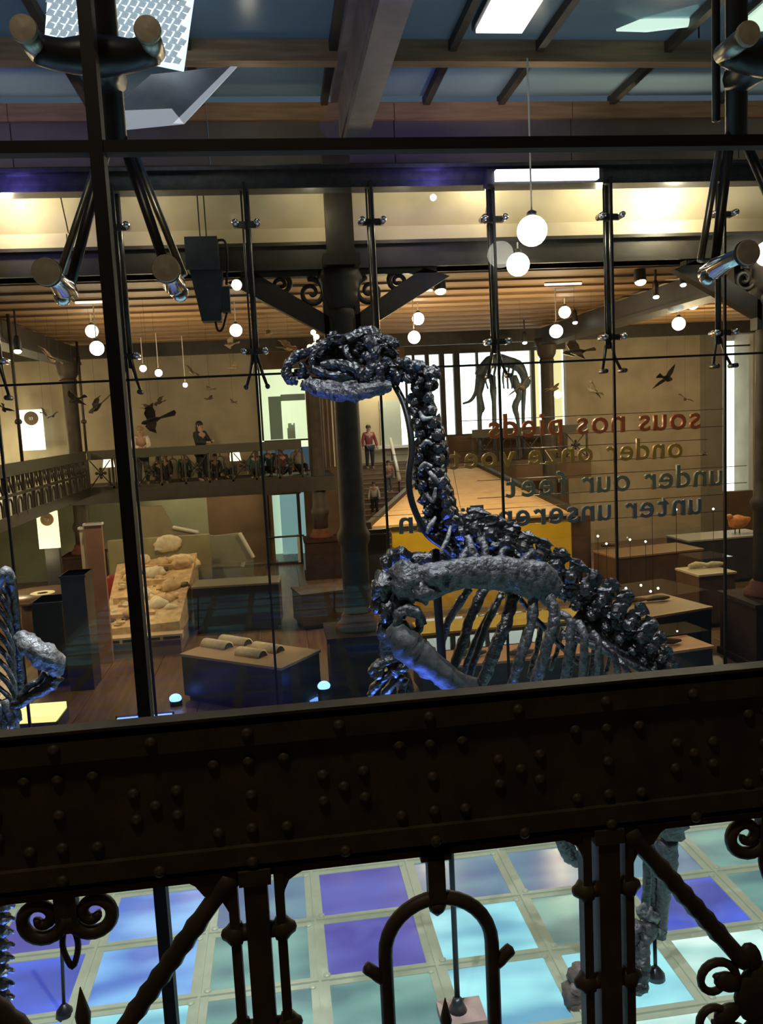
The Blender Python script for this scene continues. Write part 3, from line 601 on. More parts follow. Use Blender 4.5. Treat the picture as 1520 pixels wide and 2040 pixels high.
# far hand raised in front of the chest: dark knuckles
for p, r in [([(800,1306,-.1),(775,1316,-.12),(748,1328,-.12),(738,1340,-.1)], (9,9,11,8)), ([(795,1330,-.1),(770,1345,-.12),(748,1366,-.1),(736,1386,-.08)], (8,10,9,6)), ([(800,1345,-.06),(778,1366,-.08),(762,1390,-.05)], (9,10,7)), ([(806,1352,0),(800,1376,0),(790,1400,0)], (9,8,6))]:
    bone('finger', p, r, BONE, lump=.45)
hm = MB(); blobs(hm, [(785,1335,-.1,18,16),(752,1338,-.12,14,16),(800,1330,-.08,16,12)], .5); hm.build('wrist', BONE, sk, True)
for p, r in [([(1090,1590,-.38),(1110,1650,-.4),(1128,1700,-.4),(1150,1722,-.38)], (11,10,12,8)), ([(1098,1590,-.34),(1122,1660,-.34),(1146,1706,-.34),(1168,1716,-.32)], (9,9,10,7))]: bone('finger', p, r, BONE, lump=.4)
# ---- pelvis and hind leg
bone('ilium', [(1230,1390,-.1),(1290,1372,-.18),(1350,1392,-.2),(1400,1440,-.16)], (22,34,32,16), BONE, flat=.5)
bone('femur', [(1340,1420,-.24),(1350,1500,-.28),(1345,1580,-.28),(1330,1660,-.26)], (34,26,26,34), BONE_G)
bone('tibia', [(1326,1672,-.26),(1330,1726,-.26),(1322,1780,-.24),(1316,1830,-.22),(1312,1862,-.2)], (24,22,15,14,18), BONE_G, lump=.2)
bone('fibula', [(1300,1690,-.2),(1304,1740,-.2),(1302,1800,-.2),(1298,1840,-.2)], (10,8,7,10), BONE)
an = MB(); blobs(an, [(1300,1826,-.22,20,18),(1282,1816,-.2,14,16),(1312,1852,-.22,16,14)], .5); an.build('ankle', BONE_L, sk, True)
for p, r in [([(1296,1840,-.24),(1284,1880,-.28),(1278,1920,-.32),(1270,1955,-.36)], (17,14,17,14)), ([(1276,1840,-.2),(1240,1900,-.3),(1200,1950,-.36),(1160,1985,-.4)], (16,14,16,18)), ([(1286,1842,-.14),(1250,1900,-.16),(1220,1940,-.18)], (14,12,14))]:
    bone('metatarsal', p, r, BONE_G, lump=.35)
tb = MB(); blobs(tb, [(1156,1945,-.36,30,24),(1146,1978,-.4,32,26),(1152,2010,-.42,28,30),(1170,2036,-.44,26,14),(1138,2034,-.44,18,12)], .4, 12); tb.build('toe', mat('brown_grey_bone', (.13, .10, .085), .55, 0, .3, 14, .6), sk, True)
tb = MB(); blobs(tb, [(1276,1950,-.36,20,22),(1270,1968,-.4,24,14)], .35, 12); tb.build('toe', BONE, sk, True)
bone('femur', [(1300,1430,.3),(1310,1520,.3),(1300,1620,.3)], (26,22,26), BONE); bone('tibia', [(1300,1630,.3),(1296,1740,.3),(1290,1830,.3)], (20,16,16), BONE)
# ---- iron armature
def rod(name, pts, r, m=IRON_D, parent=None): return MB().tube(curve([K(*p) for p in pts], 5), r*q, 8).build(name, m, parent or sk, True)
ARM = mat('armature_black', (.012, .012, .012), .35, .3)
rod('armature_tube', [(782,760,.02),(803,800,-.06),(816,850,-.14),(820,900,-.18),(814,950,-.2),(818,990,-.2),(832,1030,-.2),(852,1066,-.18),(884,1090,-.12),(906,1108,-.02)], 6.5, ARM)
rod('armature_post', [(868,1095,.05),(872,1200,.05),(880,1300,.05),(886,1400,.05)], 9, ARM)
p0 = K(886, 1400, .05); pz = Vector((p0.x+.02, p0.y, 0.0))
base = atZ(912, 2012, .1); 
MB().tube([(p0.x, p0.y, p0.z), (base.x, base.y, .12)], .021, 10).build('support_pole', ARM, sk, True)
MB().tube([(base.x, base.y, .10), (base.x, base.y, .16), (base.x, base.y, .19)], [.07, .045, .035], 14).build('pole_collar', STEEL_D, sk, True)
MB().box((base.x-.14, base.y-.14, .03), (base.x+.19, base.y+.12, .10)).build('pole_base', mat('pinkish_block', (.42, .30, .26), .7, 0, .15, 8), sk)
a = K(1304, 1860, -.2); b = atZ(1306, 1946, .04)
MB().tube([a, (b.x, b.y, .05)], .016, 8).tube([(b.x, b.y, .03), (b.x, b.y, .07), (b.x, b.y, .12)], [.075, .07, .03], 14).build('foot_stay', STEEL_D, sk, True)
# ================================================================== SECOND SKELETON (cut off by the left edge)
YS2 = 5.0; sk2 = thing('dinosaur_skeleton', 'brightly lit dinosaur rib cage and arm cut off by the left edge', 'skeleton', (-1.9, 5.0, 0))
def K2(px, py, d=0): return atY(px, py, YS2+d)
q2 = YS2/F
def bone2(name, pts, rad, m=BONE_L, lump=.3, n=8, flat=None):
    _seed[0] += 1; r = [a*q2 for a in lerp_r(list(rad) if hasattr(rad, '__len__') else [rad]*len(pts), 4)]
    return MB().tube(curve([K2(*p) for p in pts], 4), r, n, lump, _seed[0], flat, True, 22).build(name, m, sk2, True)
for i in range(11):
    y = 1150+i*27
    bone2('rib', [(-120, y-30, .35), (-60, y-26, -.05), (-20, y-8, -.18), (4+i*1.2, y+18, -.2), (18+i*1.6, y+48, -.15), (26+i*1.2, y+74, -.05)], (6, 6, 5, 5, 4.5, 3.5), BONE_G if i % 3 else BONE_L, .2)
bone2('sternal_rib', [(20,1158,-.2),(24,1180,-.15),(30,1230,-.1),(36,1290,-.05),(40,1350,0),(34,1400,0)], (9,8,8,8,8,8), BONE)
bone2('clavicle', [(-10,1170,-.22),(2,1148,-.26),(14,1142,-.26),(24,1156,-.24)], (9,11,11,8), BONE_L)
bone2('humerus', [(38,1262,-.28),(62,1288,-.3),(88,1306,-.3),(108,1322,-.28),(112,1342,-.26)], (13,20,23,21,12), BONE_L, .35, 12)
bone2('radius', [(112,1348,-.24),(96,1370,-.24),(70,1382,-.22),(46,1398,-.2),(24,1404,-.18)], (14,10,9,10,12), BONE, .4)
bone2('ulna', [(92,1340,-.2),(78,1356,-.2),(56,1368,-.2),(40,1392,-.18)], (8,7,7,8), BONE_G, .4)
for k, p in enumerate([[(8,1395,-.2),(20,1425,-.2),(24,1450,-.2)], [(-4,1400,-.2),(6,1435,-.2),(8,1465,-.2)], [(24,1400,-.18),(34,1420,-.18),(38,1436,-.18)]]): bone2('finger', p, (9,8,6), BONE_L, .4)
for i in range(16):
    y = 1700+i*26; x = 6-.15*i
    mb = MB(); c = K2(x, y, -.35); r = 11*q2
    mb.blob(c, (r*1.25, r*1.2, r), 10, 7, .35, i, 16)
    for s in (-1, 1): mb.tube([c, c+Vector((s*r*1.4, -.01, r*.2)), c+Vector((s*r*2.0, -.01, -r*.25))], [r*.5, r*.42, r*.3], 7, .4, i)
    mb.build('tail_vertebra', BONE_G if i % 3 else BONE_L, sk2, True)
MB().tube([K2(0, 1690, -.3), K2(4, 2110, -.3)], .02, 8).build('armature_post', ARM, sk2, True)
b = atZ(128, 2012, .05); MB().tube([atY(108, 1470, b.y), (b.x, b.y, .08)], .014, 8).tube([(b.x, b.y, .0), (b.x, b.y, .05), (b.x, b.y, .1)], [.07, .06, .02], 12).build('support_pole', ARM, sk2, True)
MB().tube([K2(-120,1100,.3), K2(-130,1250,.35), K2(-110,1450,.35), K2(-60, 1700, 0)], [.05, .06, .06, .05], 8, .3).build('spine', BONE, sk2, True)
# ================================================================== COLUMNS
def column(x, y, r, label, ztop=6.74, zring=2.66, plinth=True, grp='cast iron columns'):
    t = thing('cast_iron_column', label, 'column', (x, y, 0), grp)
    T = Matrix.Translation((x, y, 0))
    MB().lathe([(r*1.06, 1.3), (r*1.06, zring-.18), (r*1.22, zring-.12), (r*1.3, zring), (r*1.15, zring+.06), (r*1.0, zring+.14), (r*.92, ztop-.75), (r*1.05, ztop-.7), (r*1.05, ztop-.62), (r*.95, ztop-.58)], 24, T).build('shaft', IRON_C, t, True)
    MB().lathe([(r*.95, ztop-.58), (r*1.3, ztop-.45), (r*1.5, ztop-.2), (r*1.7, ztop-.14), (r*1.7, ztop)], 24, T).build('capital', IRON_C, t, True)
    MB().lathe([(r*1.7, 1.12), (r*1.75, 1.18), (r*1.6, 1.24), (r*1.35, 1.28), (r*1.3, 1.36), (r*1.1, 1.4)], 24, T).build('base_ring', RUST, t, True)
    if plinth:
        w = r*2.45
        MB().box((x-w, y-w, 0), (x+w, y+w, 1.08)).box((x-w-.04, y-w-.04, 1.06), (x+w+.04, y+w+.04, 1.13)).box((x-w-.04, y-w-.04, 0), (x+w+.04, y+w+.04, .12)).build('plinth', PLINTH, t)
    return t
IRON_C = mat('column_iron', (.055, .043, .036), .55, 0, .2, 5, .05, spec=.25); RUST = mat('oxide_red_paint', (.13, .05, .033), .65, 0, .2, 6, spec=.15)
PLINTH = mat('plinth_brown', (.04, .024, .02), .7, 0, .2, 4, spec=.1)
c1 = column(1.13, 13.0, .205, 'tall cast iron column behind the skeleton skull')
c2 = column(8.2, 13.0, .23, 'cast iron column at the right edge of the hall', zring=2.75)
column(1.13, 23.6, .20, 'slim cast iron column beside the lit door', 6.5, 1.9)
column(7.95, 23.6, .20, 'slim cast iron column in front of the bright windows', 6.5, 1.9)
column(-5.45, 23.6, .20, 'slim cast iron column at the corner of the two galleries', 6.5, 1.9)
# scrolled spandrel brackets under the cross beam
def bracket(x, s, label):
    t = thing('spandrel_bracket', label, 'bracket', (x, 13, 6.0), 'scrolled brackets of the column heads')
    MB().hexa([(x+s*.15, 12.9, 5.72), (x+s*.15, 12.9, 6.02), (x+s*.15, 13.1, 6.02), (x+s*.15, 13.1, 5.72), (x+s*1.7, 12.9, 6.60), (x+s*1.3, 12.9, 6.74), (x+s*1.3, 13.1, 6.74), (x+s*1.7, 13.1, 6.60)]).build('strut', IRON_D, t)
    for cx, cz, r0 in ((.45, 6.42, .2), (.9, 6.56, .14)):
        pts = []; rs = []
        for i in range(28):
            k = i/27; a = R(100)+s*1.6*2*math.pi*k; rr = r0*(1-k)**.8+.015; pts.append((x+s*cx+rr*math.cos(a), 13.0, cz+rr*math.sin(a))); rs.append(.045*(1-.4*k))
        MB().tube(pts, rs, 7).build('scroll', IRON_D, t, True)
    MB().box((x+s*.2, 12.9, 5.6), (x+s*.28, 13.1, 6.74)).build('back_plate', IRON_D, t)
    MB().box((x+s*.2, 12.9, 6.66), (x+s*1.5, 13.1, 6.74)).build('top_plate', IRON_D, t)
bracket(1.13, -1, 'scrolled iron bracket left of the central column head'); bracket(1.13, 1, 'scrolled iron bracket right of the central column head'); bracket(8.2, -1, 'scrolled iron bracket left of the right column head')
# upper post of the central column rising past the cream cornice
up = thing('roof_post', 'dark square iron post rising past the cream cornice above the column', 'post', (1.13, 12.7, 6.74))
MB().box((.93, 12.5, 6.74), (1.33, 12.75, 8.5)).build('shaft', IRON_D, up); MB().box((.86, 12.45, 6.74), (1.4, 12.8, 6.9)).build('foot', IRON_D, up)
# ================================================================== GALLERY RAILINGS IN THE HALL
def gal_rail(p0, p1, n, label, lower=False, m=IRON_D):
    p0, p1 = Vector(p0), Vector(p1); d = (p1-p0); L = d.length; ux = d.normalized(); ang = math.atan2(ux.y, ux.x)
    t = thing('gallery_railing', label, 'railing', (p0+p1)/2)
    M = Matrix.Translation(p0) @ Matrix.Rotation(ang, 4, 'Z')
    MB().box((0, -.03, .80), (L, .03, 1.05), M).build('top_rail', mat('far_rail_iron', (.06, .058, .042), .6), t)
    MB().box((0, -.03, .0), (L, .03, .06), M).build('bottom_rail', m, t)
    w = L/n
    pm = {}
    for k in range(n+1):
        MB().box((k*w-.025, -.03, 0), (k*w+.025, .03, .82), M).build('post', m, t)
    for k in range(n):
        a = k*w; c = a+w/2; T = lambda x, z: M @ Vector((x, 0, z))
        mb = MB()
        if lower:
            mb.tube([T(a+w*.1, .46), T(c, .80), T(a+w*.9, .46)], .02, 6).tube([T(a+w*.3, .8), T(c, .5), T(a+w*.7, .8)], .016, 6); mb.build('upper_lattice', m, t)
            mb = MB(); r = w*.2
            mb.tube([T(c-r, .04)]+[T(c+r*math.cos(math.pi-b*math.pi/8), .22+r*1.2*math.sin(b*math.pi/8)) for b in range(9)]+[T(c+r, .04)], .02, 6).tube([T(a+w*.14, .04), T(a+w*.14, .42)], .016, 5).tube([T(a+w*.86, .04), T(a+w*.86, .42)], .016, 5)
            mb.build('lower_lattice', m, t)
        elif k % 2:
            r = w*.17; zs = .72-r
            mb.tube([T(c-r, .06)]+[T(c+r*math.cos(math.pi-b*math.pi/8), zs+r*math.sin(b*math.pi/8)) for b in range(9)]+[T(c+r, .06)], .016, 6).tube([T(c, .7), T(c, .82)], .02, 6).tube([T(a+.07, .06), T(a+.07, .8)], .012, 5).tube([T(a+w-.07, .06), T(a+w-.07, .8)], .012, 5)
            mb.build('arch_panel', m, t, True)
        else:
            for s in (-1, 1): mb.tube([T(c-s*w*.42, .08), T(c+s*w*.42, .78)], .016, 6)
            mb.blob(T(c, .43), .07, 8, 6)
            for b in range(4):
                e = T(c+.11*math.cos(b*math.pi/2), .43+.11*math.sin(b*math.pi/2)); mb.blob(e, .045, 7, 5)
            mb.build('cross_panel', m, t, True)
    if lower: MB().box((0, -.035, .41), (L, .035, .47), M).build('middle_rail', m, t)
    return t
gal_rail((-5.1, 23.35, 2.9), (.7, 23.35, 2.9), 9, 'iron railing of the far gallery with the people behind it')
gal_rail((-5.12, 23.2, 2.9), (-5.12, 12.5, 2.9), 17, 'long side gallery railing with openwork girder at left', True)
gal_rail((5.9, 24.6, 2.9), (9.5, 24.6, 2.9), 5, 'iron railing below the bright windows')
# slim posts on the side gallery
for px, py, lab in [(45, 925, 'slim iron post on side gallery in front of the lit sign'), (172, 895, 'slim iron post near the gallery corner')]:
    Yp = 15.4 if px < 100 else 21.5
    p = ray(px, py); p = CAM+p*(-5.12/p.x); Yp = p.y; t = thing('gallery_post', lab, 'post', (p.x, Yp, 3.95), 'slim posts of the side gallery')
    MB().tube([(p.x, Yp, 3.9), (p.x, Yp, 6.99)], .035, 8).build('shaft', IRON_D, t, True); MB().lathe([(.06, 0), (.08, .05), (.05, .1)], 10, Matrix.Translation((p.x, Yp, 4.7))).build('collar', IRON_D, t, True)
# ================================================================== LAMPS
def pendant(px, py, dpx, Y, label, m=GLOBE, top=None):
    c = atY(px, py, Y); r = dpx/2*Y/F; zt2 = top or (6.88 if Y > 13.3 else (9.1 if Y < 12 else 7.0))
    t = thing('pendant_lamp_or_reflection', label, 'lamp', c, 'globe pendant lamps and reflections built as globes')
    MB().blob(c, r, 16, 10).build('globe', m, t, True)
    MB().tube([c+Vector((0, 0, r*.95)), (c.x, c.y, zt2)], .012, 6).build('cord', WHITEP, t)
    MB().lathe([(r*.35, 0), (r*.35, r*.3), (r*.1, r*.45)], 10, Matrix.Translation(c+Vector((0, 0, r*.9)))).build('cap', STEEL_D, t, True)
for a in [(1060,460,60,11.2,'largest glowing white globe beside the tall glass rod, a lamp reflection built as a globe'),(1032,527,46,12.5,'globe lamp just below its larger reflection globe'),(1530,505,52,12.5,'globe lamp cut by the right edge'),  # upper globe of each pair: a glass reflection built as an extra glowing globe
          (470,658,24,17,'white globe lamp below the hanging projector'),(183,660,24,18,'reflection above the globe lamp left of the black joint, built as a globe'),(193,694,27,16.5,'globe lamp below its reflection globe, left of the black joint'),
          (833,635,24,18,'reflection above the globe lamp right of the column head, built as a globe'),(825,672,25,16.5,'globe lamp below its reflection globe, above the skull back'),(1125,622,24,18,'reflection above the globe lamp right of the big globes, built as a globe'),
          (1108,660,27,16.5,'globe lamp below its reflection globe, right of the big globes'),(1380,605,24,18,'reflection above the globe lamp at far right, built as a globe'),(1352,645,27,16.5,'globe lamp below its reflection globe, at far right'),
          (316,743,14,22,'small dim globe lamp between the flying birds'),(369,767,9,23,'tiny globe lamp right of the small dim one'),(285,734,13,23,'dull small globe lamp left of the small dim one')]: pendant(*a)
def spot(px, py, Y, label, m, r=.11):
    c = atY(px, py, Y); t = thing('ceiling_spotlight', label, 'spotlight', c, 'ceiling spotlights')
    MB().lathe([(r*.95, 0), (r, .03), (r*.9, .22), (r*.5, .3)], 14, Matrix.Translation(c)).build('housing', DKBOX, t, True)
    MB().blob(c+Vector((0, -.02, 0)), (r*.9, r*.9, r*.6), 12, 8).build('lens', m, t, True)
    MB().tube([c+Vector((0, 0, .28)), (c.x, c.y, 6.88 if Y > 13.3 else 6.74)], .02, 6).build('stem', DKBOX, t)
spot(877, 580, 14.5, 'orange glowing spotlight right of the central bracket', E_ORANGE); spot(1275, 562, 14.5, 'orange glowing spotlight near the right column', E_ORANGE)
spot(1045, 683, 22, 'small white spotlight left of the lower right globes', E_WHITE, .07); spot(1145, 643, 20, 'small white spotlight between globes under the slats', E_WHITE, .07); spot(1360, 568, 14.5, 'small white spotlight below the right bracket', E_WHITE, .06); spot(36, 700, 17, 'elongated white spotlight at the far left', E_WHITE, .08); spot(1306, 592, 14.6, 'small white spotlight left of the right column', E_WHITE, .06)
def ceil_streak(px0, px1, py, Y, label):  # white streaks on the ceiling, built as glowing tubes
    z = 6.84; a, b = atZ(px0, py, z), atZ(px1, py-(px1-px0)*.04, z); y = a.y
    t = thing('ceiling_streak', label, 'lamp', ((a.x+b.x)/2, y, z), 'white streaks on the slat ceiling')
    MB().tube([(a.x, y, z), (b.x, y, z)], .022, 8).build('tube', emat('streak_glow', (1, .86, .6), 2.2), t, True); MB().box((a.x, y-.03, z+.02), (b.x, y+.03, 6.9)).build('streak_backing', SLAT, t)
ceil_streak(150, 205, 603, 15, 'short white streak under the slats left of the black joint, built as a tube'); ceil_streak(805, 862, 580, 14, 'short white streak right of the central bracket, built as a tube'); ceil_streak(1085, 1160, 567, 14, 'short white streak under the slats near the big globes, built as a tube')
# cluster of tiny bulbs behind the skull
c = atY(627, 682, 19); t = thing('bulb_cluster', 'cluster of five tiny warm bulbs beside the column head', 'lamp', c)
MB().tube([c, (c.x, c.y, 6.88)], .015, 6).build('stem', STEEL_D, t)
for dx, dz in ((-.12, -.1), (.08, -.08), (.05, .12), (-.02, .22), (.03, -.2)):
    e = c+Vector((dx, 0, dz)); MB().blob(e, .06, 10, 7).tube([e, c], .012, 5).build('bulb', emat('warm_bulb', (1, .72, .4), 8), t, True)
# linear light and violet washers on the head beam of the far glass
p = atY(1085, 350, 11.9); t = thing('linear_lamp', 'long bright white light bar on the head beam above the globes', 'lamp', (p.x, 11.8, p.z))
a, b = atY(985, 352, 11.8), atY(1188, 345, 11.8)
MB().box((a.x, 11.7, a.z-.07), (b.x, 11.8, a.z+.07)).build('diffuser', emat('linear_diffuser', (.95, .93, 1), 2.2), t); MB().box((a.x-.1, 11.8, a.z-.1), (b.x+.1, 12.06, a.z+.1)).build('housing', STEEL_D, t)
for x in (-3.4, 2.6): light('SPOT', 'violet_washer', (x, 11.2, 7.75), 40, (.25, .18, 1), .05, (x, 12.3, 7.95), 120)
for px, py, pw in ((20, 428, 60), (965, 385, 34), (1335, 430, 120), (1190, 400, 30)): 
    p = atY(px, py, 12.6); light('POINT', 'cornice_uplight', (p.x, 12.45, p.z), pw, (1, .86, .62), .05)
for px, py in ((300, 440), (620, 430), (800, 430)):
    p = atY(px, py, 12.5); light('POINT', 'cornice_uplight', (p.x, 12.3, p.z), 14, (1, .84, .58), .05)
# roof luminaires, glowing pane and reflection
def plate(name, label, cat, corners, m, Y, th=.06, tilt=.0):
    P = [atY(x, y, Y+tilt*k) for k, (x, y) in enumerate(corners)]
    c = sum(P, Vector())/len(P); t = thing(name, label, cat, c); n = Vector((0, th, th*.6)); k = len(P)
    MB().add(P+[p+n for p in P], [tuple(range(k)), tuple(range(2*k-1, k-1, -1))]+[(i, (i+1) % k, (i+1) % k+k, i+k) for i in range(k)]).build('plate', m, t)
    return t, P
E_PRISM = emat('prismatic_light', (.80, .95, 1), 1.15)
t, P = plate('prismatic_luminaire', 'bright prismatic diffuser panel hanging behind the left spider fitting', 'ceiling light', [(97,-40),(88,84),(366,143),(392,-40)][::-1], E_PRISM, 10)
pm = mat('prism_cell_glass', (.55, .62, .66), .2, emit=(.5, .6, .66), power=.55)
cell = MB().add([(-.055, 0, -.03), (.02, 0, -.045), (.055, 0, .01), (-.01, 0, .045), (0, -.03, 0)], [(0, 1, 4), (1, 2, 4), (2, 3, 4), (3, 0, 4)])
pr = MB()
for i in range(17):
    for j in range(13):
        px = 100+i*17.5+(j % 2)*8; py = -28+j*13+i*2.2
        if py > 78+(px-88)*.228-6 or px > 388-(py+40)*.14-6: continue
        c = atY(px, py, 9.985); pr.add([Vector(v)+c for v in cell.v], cell.f)
o = pr.build('prism_cells', pm, t); o['kind'] = 'stuff'
t, P = plate('ceiling_baffle', 'tilted grey baffle with white edge below the prismatic panel', 'baffle', [(238,205),(300,150),(472,132),(366,248),(246,260)], mat('grey_baffle', (.32, .32, .34), .6, 0, .2, 3), 10.2, .05)
W3 = emat('baffle_edge_glow', (.8, .82, .9), .28)  # white stripe given a faint glow of its own, no lamp
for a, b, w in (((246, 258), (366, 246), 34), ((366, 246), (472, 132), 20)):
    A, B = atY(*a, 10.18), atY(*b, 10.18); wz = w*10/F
    MB().hexa([A, B, B+Vector((0, .03, 0)), A+Vector((0, .03, 0)), A+Vector((0 if a[0] < 300 else -wz, 0, wz if a[0] < 300 else .0)), B+Vector((-wz*.6, 0, wz*.8 if a[0] < 300 else 0)), B+Vector((-wz*.6, .03, wz*.8 if a[0] < 300 else 0)), A+Vector((0 if a[0] < 300 else -wz, .03, wz if a[0] < 300 else .0))]).build('glowing_edge', W3, t)
def rooflight(px0, py0, px1, py1, label, m):
    a, b = atZ(px0, py1, 9.16), atZ(px1, py0, 9.16); a2 = atZ(px1, py1, 9.16)
    t = thing('roof_luminaire', label, 'ceiling light', ((a.x+b.x)/2, (a.y+b.y)/2, 9.2))
    MB().box((a.x, b.y, 9.16), (a2.x, a.y, 9.24)).build('diffuser', m, t); MB().box((a.x-.04, b.y-.04, 9.2), (a2.x+.04, a.y+.04, 9.3)).build('housing', STEEL_D, t)
rooflight(948, -90, 1040, 66, 'square glowing white roof light left of the glazing bar', emat('roof_white_light', (1, 1, .96), 2.0))
rooflight(1462, -60, 1600, 62, 'pale mint sky-lit roof pane in the upper right corner, built as a glowing panel', emat('mint_skylit_pane', (.6, .85, .68), .9))  # sky-lit pane built as a glowing panel
a, b = atY(1228, 60, 10.6), atY(1392, 30, 10.6)
t = thing('roof_reflection', 'slender greenish white reflection under the roof glazing, built as a glowing wedge', 'lamp', (a+b)/2)  # a bright reflection, built here as a glowing wedge on a stem
MB().tube([a, a.lerp(b, .35), b], [.015, .09, .13], 10, flat=.4).build('glowing_wedge', emat('wedge_reflection', (.75, 1, .85), .9), t, True); MB().tube([b, (b.x, b.y, 9.1)], .012, 6).build('stem', STEEL_D, t)
# ---- hanging projector
c = atY(405, 505, 12.6); s = 12.6/F
t = thing('hanging_projector', 'dark blue stage projector hanging on cables left of the column', 'projector', c+Vector((0, 0, -.8)))
NAVY = mat('navy_casing', (.03, .045, .06), .5, 0, .2, 6)
MB().box(c+Vector((-.24, -.2, -.26)), c+Vector((.22, .2, .2))).build('casing', NAVY, t)
MB().tube(curve([c+Vector((.2, 0, .18)), c+Vector((.32, 0, .16)), c+Vector((.34, 0, -.1)), c+Vector((.3, 0, -.45))]), .02, 6).build('cable', BLACK, t, True)
MB().hexa([c+Vector(v) for v in ((-.08, -.15, -.98), (.2, -.15, -.98), (.2, .15, -.98), (-.08, .15, -.98), (-.2, -.15, -.26), (.26, -.15, -.26), (.26, .15, -.26), (-.2, .15, -.26))]).build('lens_barrel', NAVY, t)
MB().box(c+Vector((.22, -.12, -.85)), c+Vector((.34, .12, -.5))).build('side_box', NAVY, t)
MB().tube(curve([c+Vector((.1, 0, -.95)), c+Vector((.13, 0, -1.1)), c+Vector((.2, 0, -1.08)), c+Vector((.28, 0, -.85))]), .018, 6).build('loop', BLACK, t, True)
for dx in (-.03, .06): MB().tube([c+Vector((dx, 0, .2)), Vector((c.x+dx, c.y, 7.9))], .01, 5).build('suspension_cable', STEEL_D, t)
# ================================================================== HANGING LETTERING (seen from behind)
def glyph(ch, size, ext):
    cu = bpy.data.curves.new('t', 'FONT'); cu.body = ch; cu.size = size; cu.extrude = ext; cu.bevel_depth = size*.012; cu.resolution_u = 3
    o = bpy.data.objects.new('t', cu); COL.objects.link(o); dg = bpy.context.evaluated_depsgraph_get()
    me = bpy.data.meshes.new_from_object(o.evaluated_get(dg)); bpy.data.objects.remove(o); bpy.data.curves.remove(cu)
    me.name = 'letter'; return me
def lettering(s, pr, pl, Y, col, name, label):
    """pr / pl: pixel of the first letter's right foot and of the last letter's left foot"""
    A, B = atY(*pr, Y), atY(*pl, Y); t = thing('hanging_lettering', label, 'lettering', (A+B)/2, 'hanging lettering lines')
    m = mat('letter_'+name, col, .45, 0, .1, 6)
    gs = []; w = 0
    for ch in s:
        if ch == ' ': gs.append(None); w += .34; continue
        g = glyph(ch, 1.0, .06); xs_ = [v.co.x for v in g.vertices]; gs.append((g, min(xs_), max(xs_))); w += max(xs_)-min(xs_)+.12
    k = (A.x-B.x)/(w-.12); x = A.x
    for g in gs:
        if g is None: x -= .34*k; continue
        me, a, b = g; M = Matrix(((-k, 0, 0), (0, 0, -k*.8), (0, k, 0)))
        for v in me.vertices: v.co = M @ Vector((v.co.x-a, v.co.y, v.co.z))
        me.materials.clear(); me.materials.append(m); me.flip_normals()
        tt_ = (A.x-x)/(A.x-B.x); put('letter', me, t, (x, Y, A.z+(B.z-A.z)*tt_)); x -= (b-a+.12)*k
    for dz in (.02*k, .54*k):
        MB().tube([(A.x+.5, Y+.03, A.z+dz), (B.x-.5, Y+.03, B.z+dz)], .006, 5).build('suspension_wire', STEEL_D, t)
lettering('sous nos pieds', (1394, 853), (974, 873), 14, (.50, .13, .04), 'red', 'red-orange hanging letters seen from behind, topmost line')
lettering('onder onze voeten', (1359, 911), (830, 938), 14, (.48, .28, .06), 'ochre', 'ochre hanging letters seen from behind, second line')
lettering('under our feet', (1438, 966), (1008, 991), 14, (.22, .23, .16), 'sage', 'sage grey hanging letters seen from behind, third line')
lettering('unter unseren Füßen', (1396, 1023), (796, 1063), 14, (.17, .20, .24), 'slate', 'slate blue hanging letters seen from behind, lowest line')
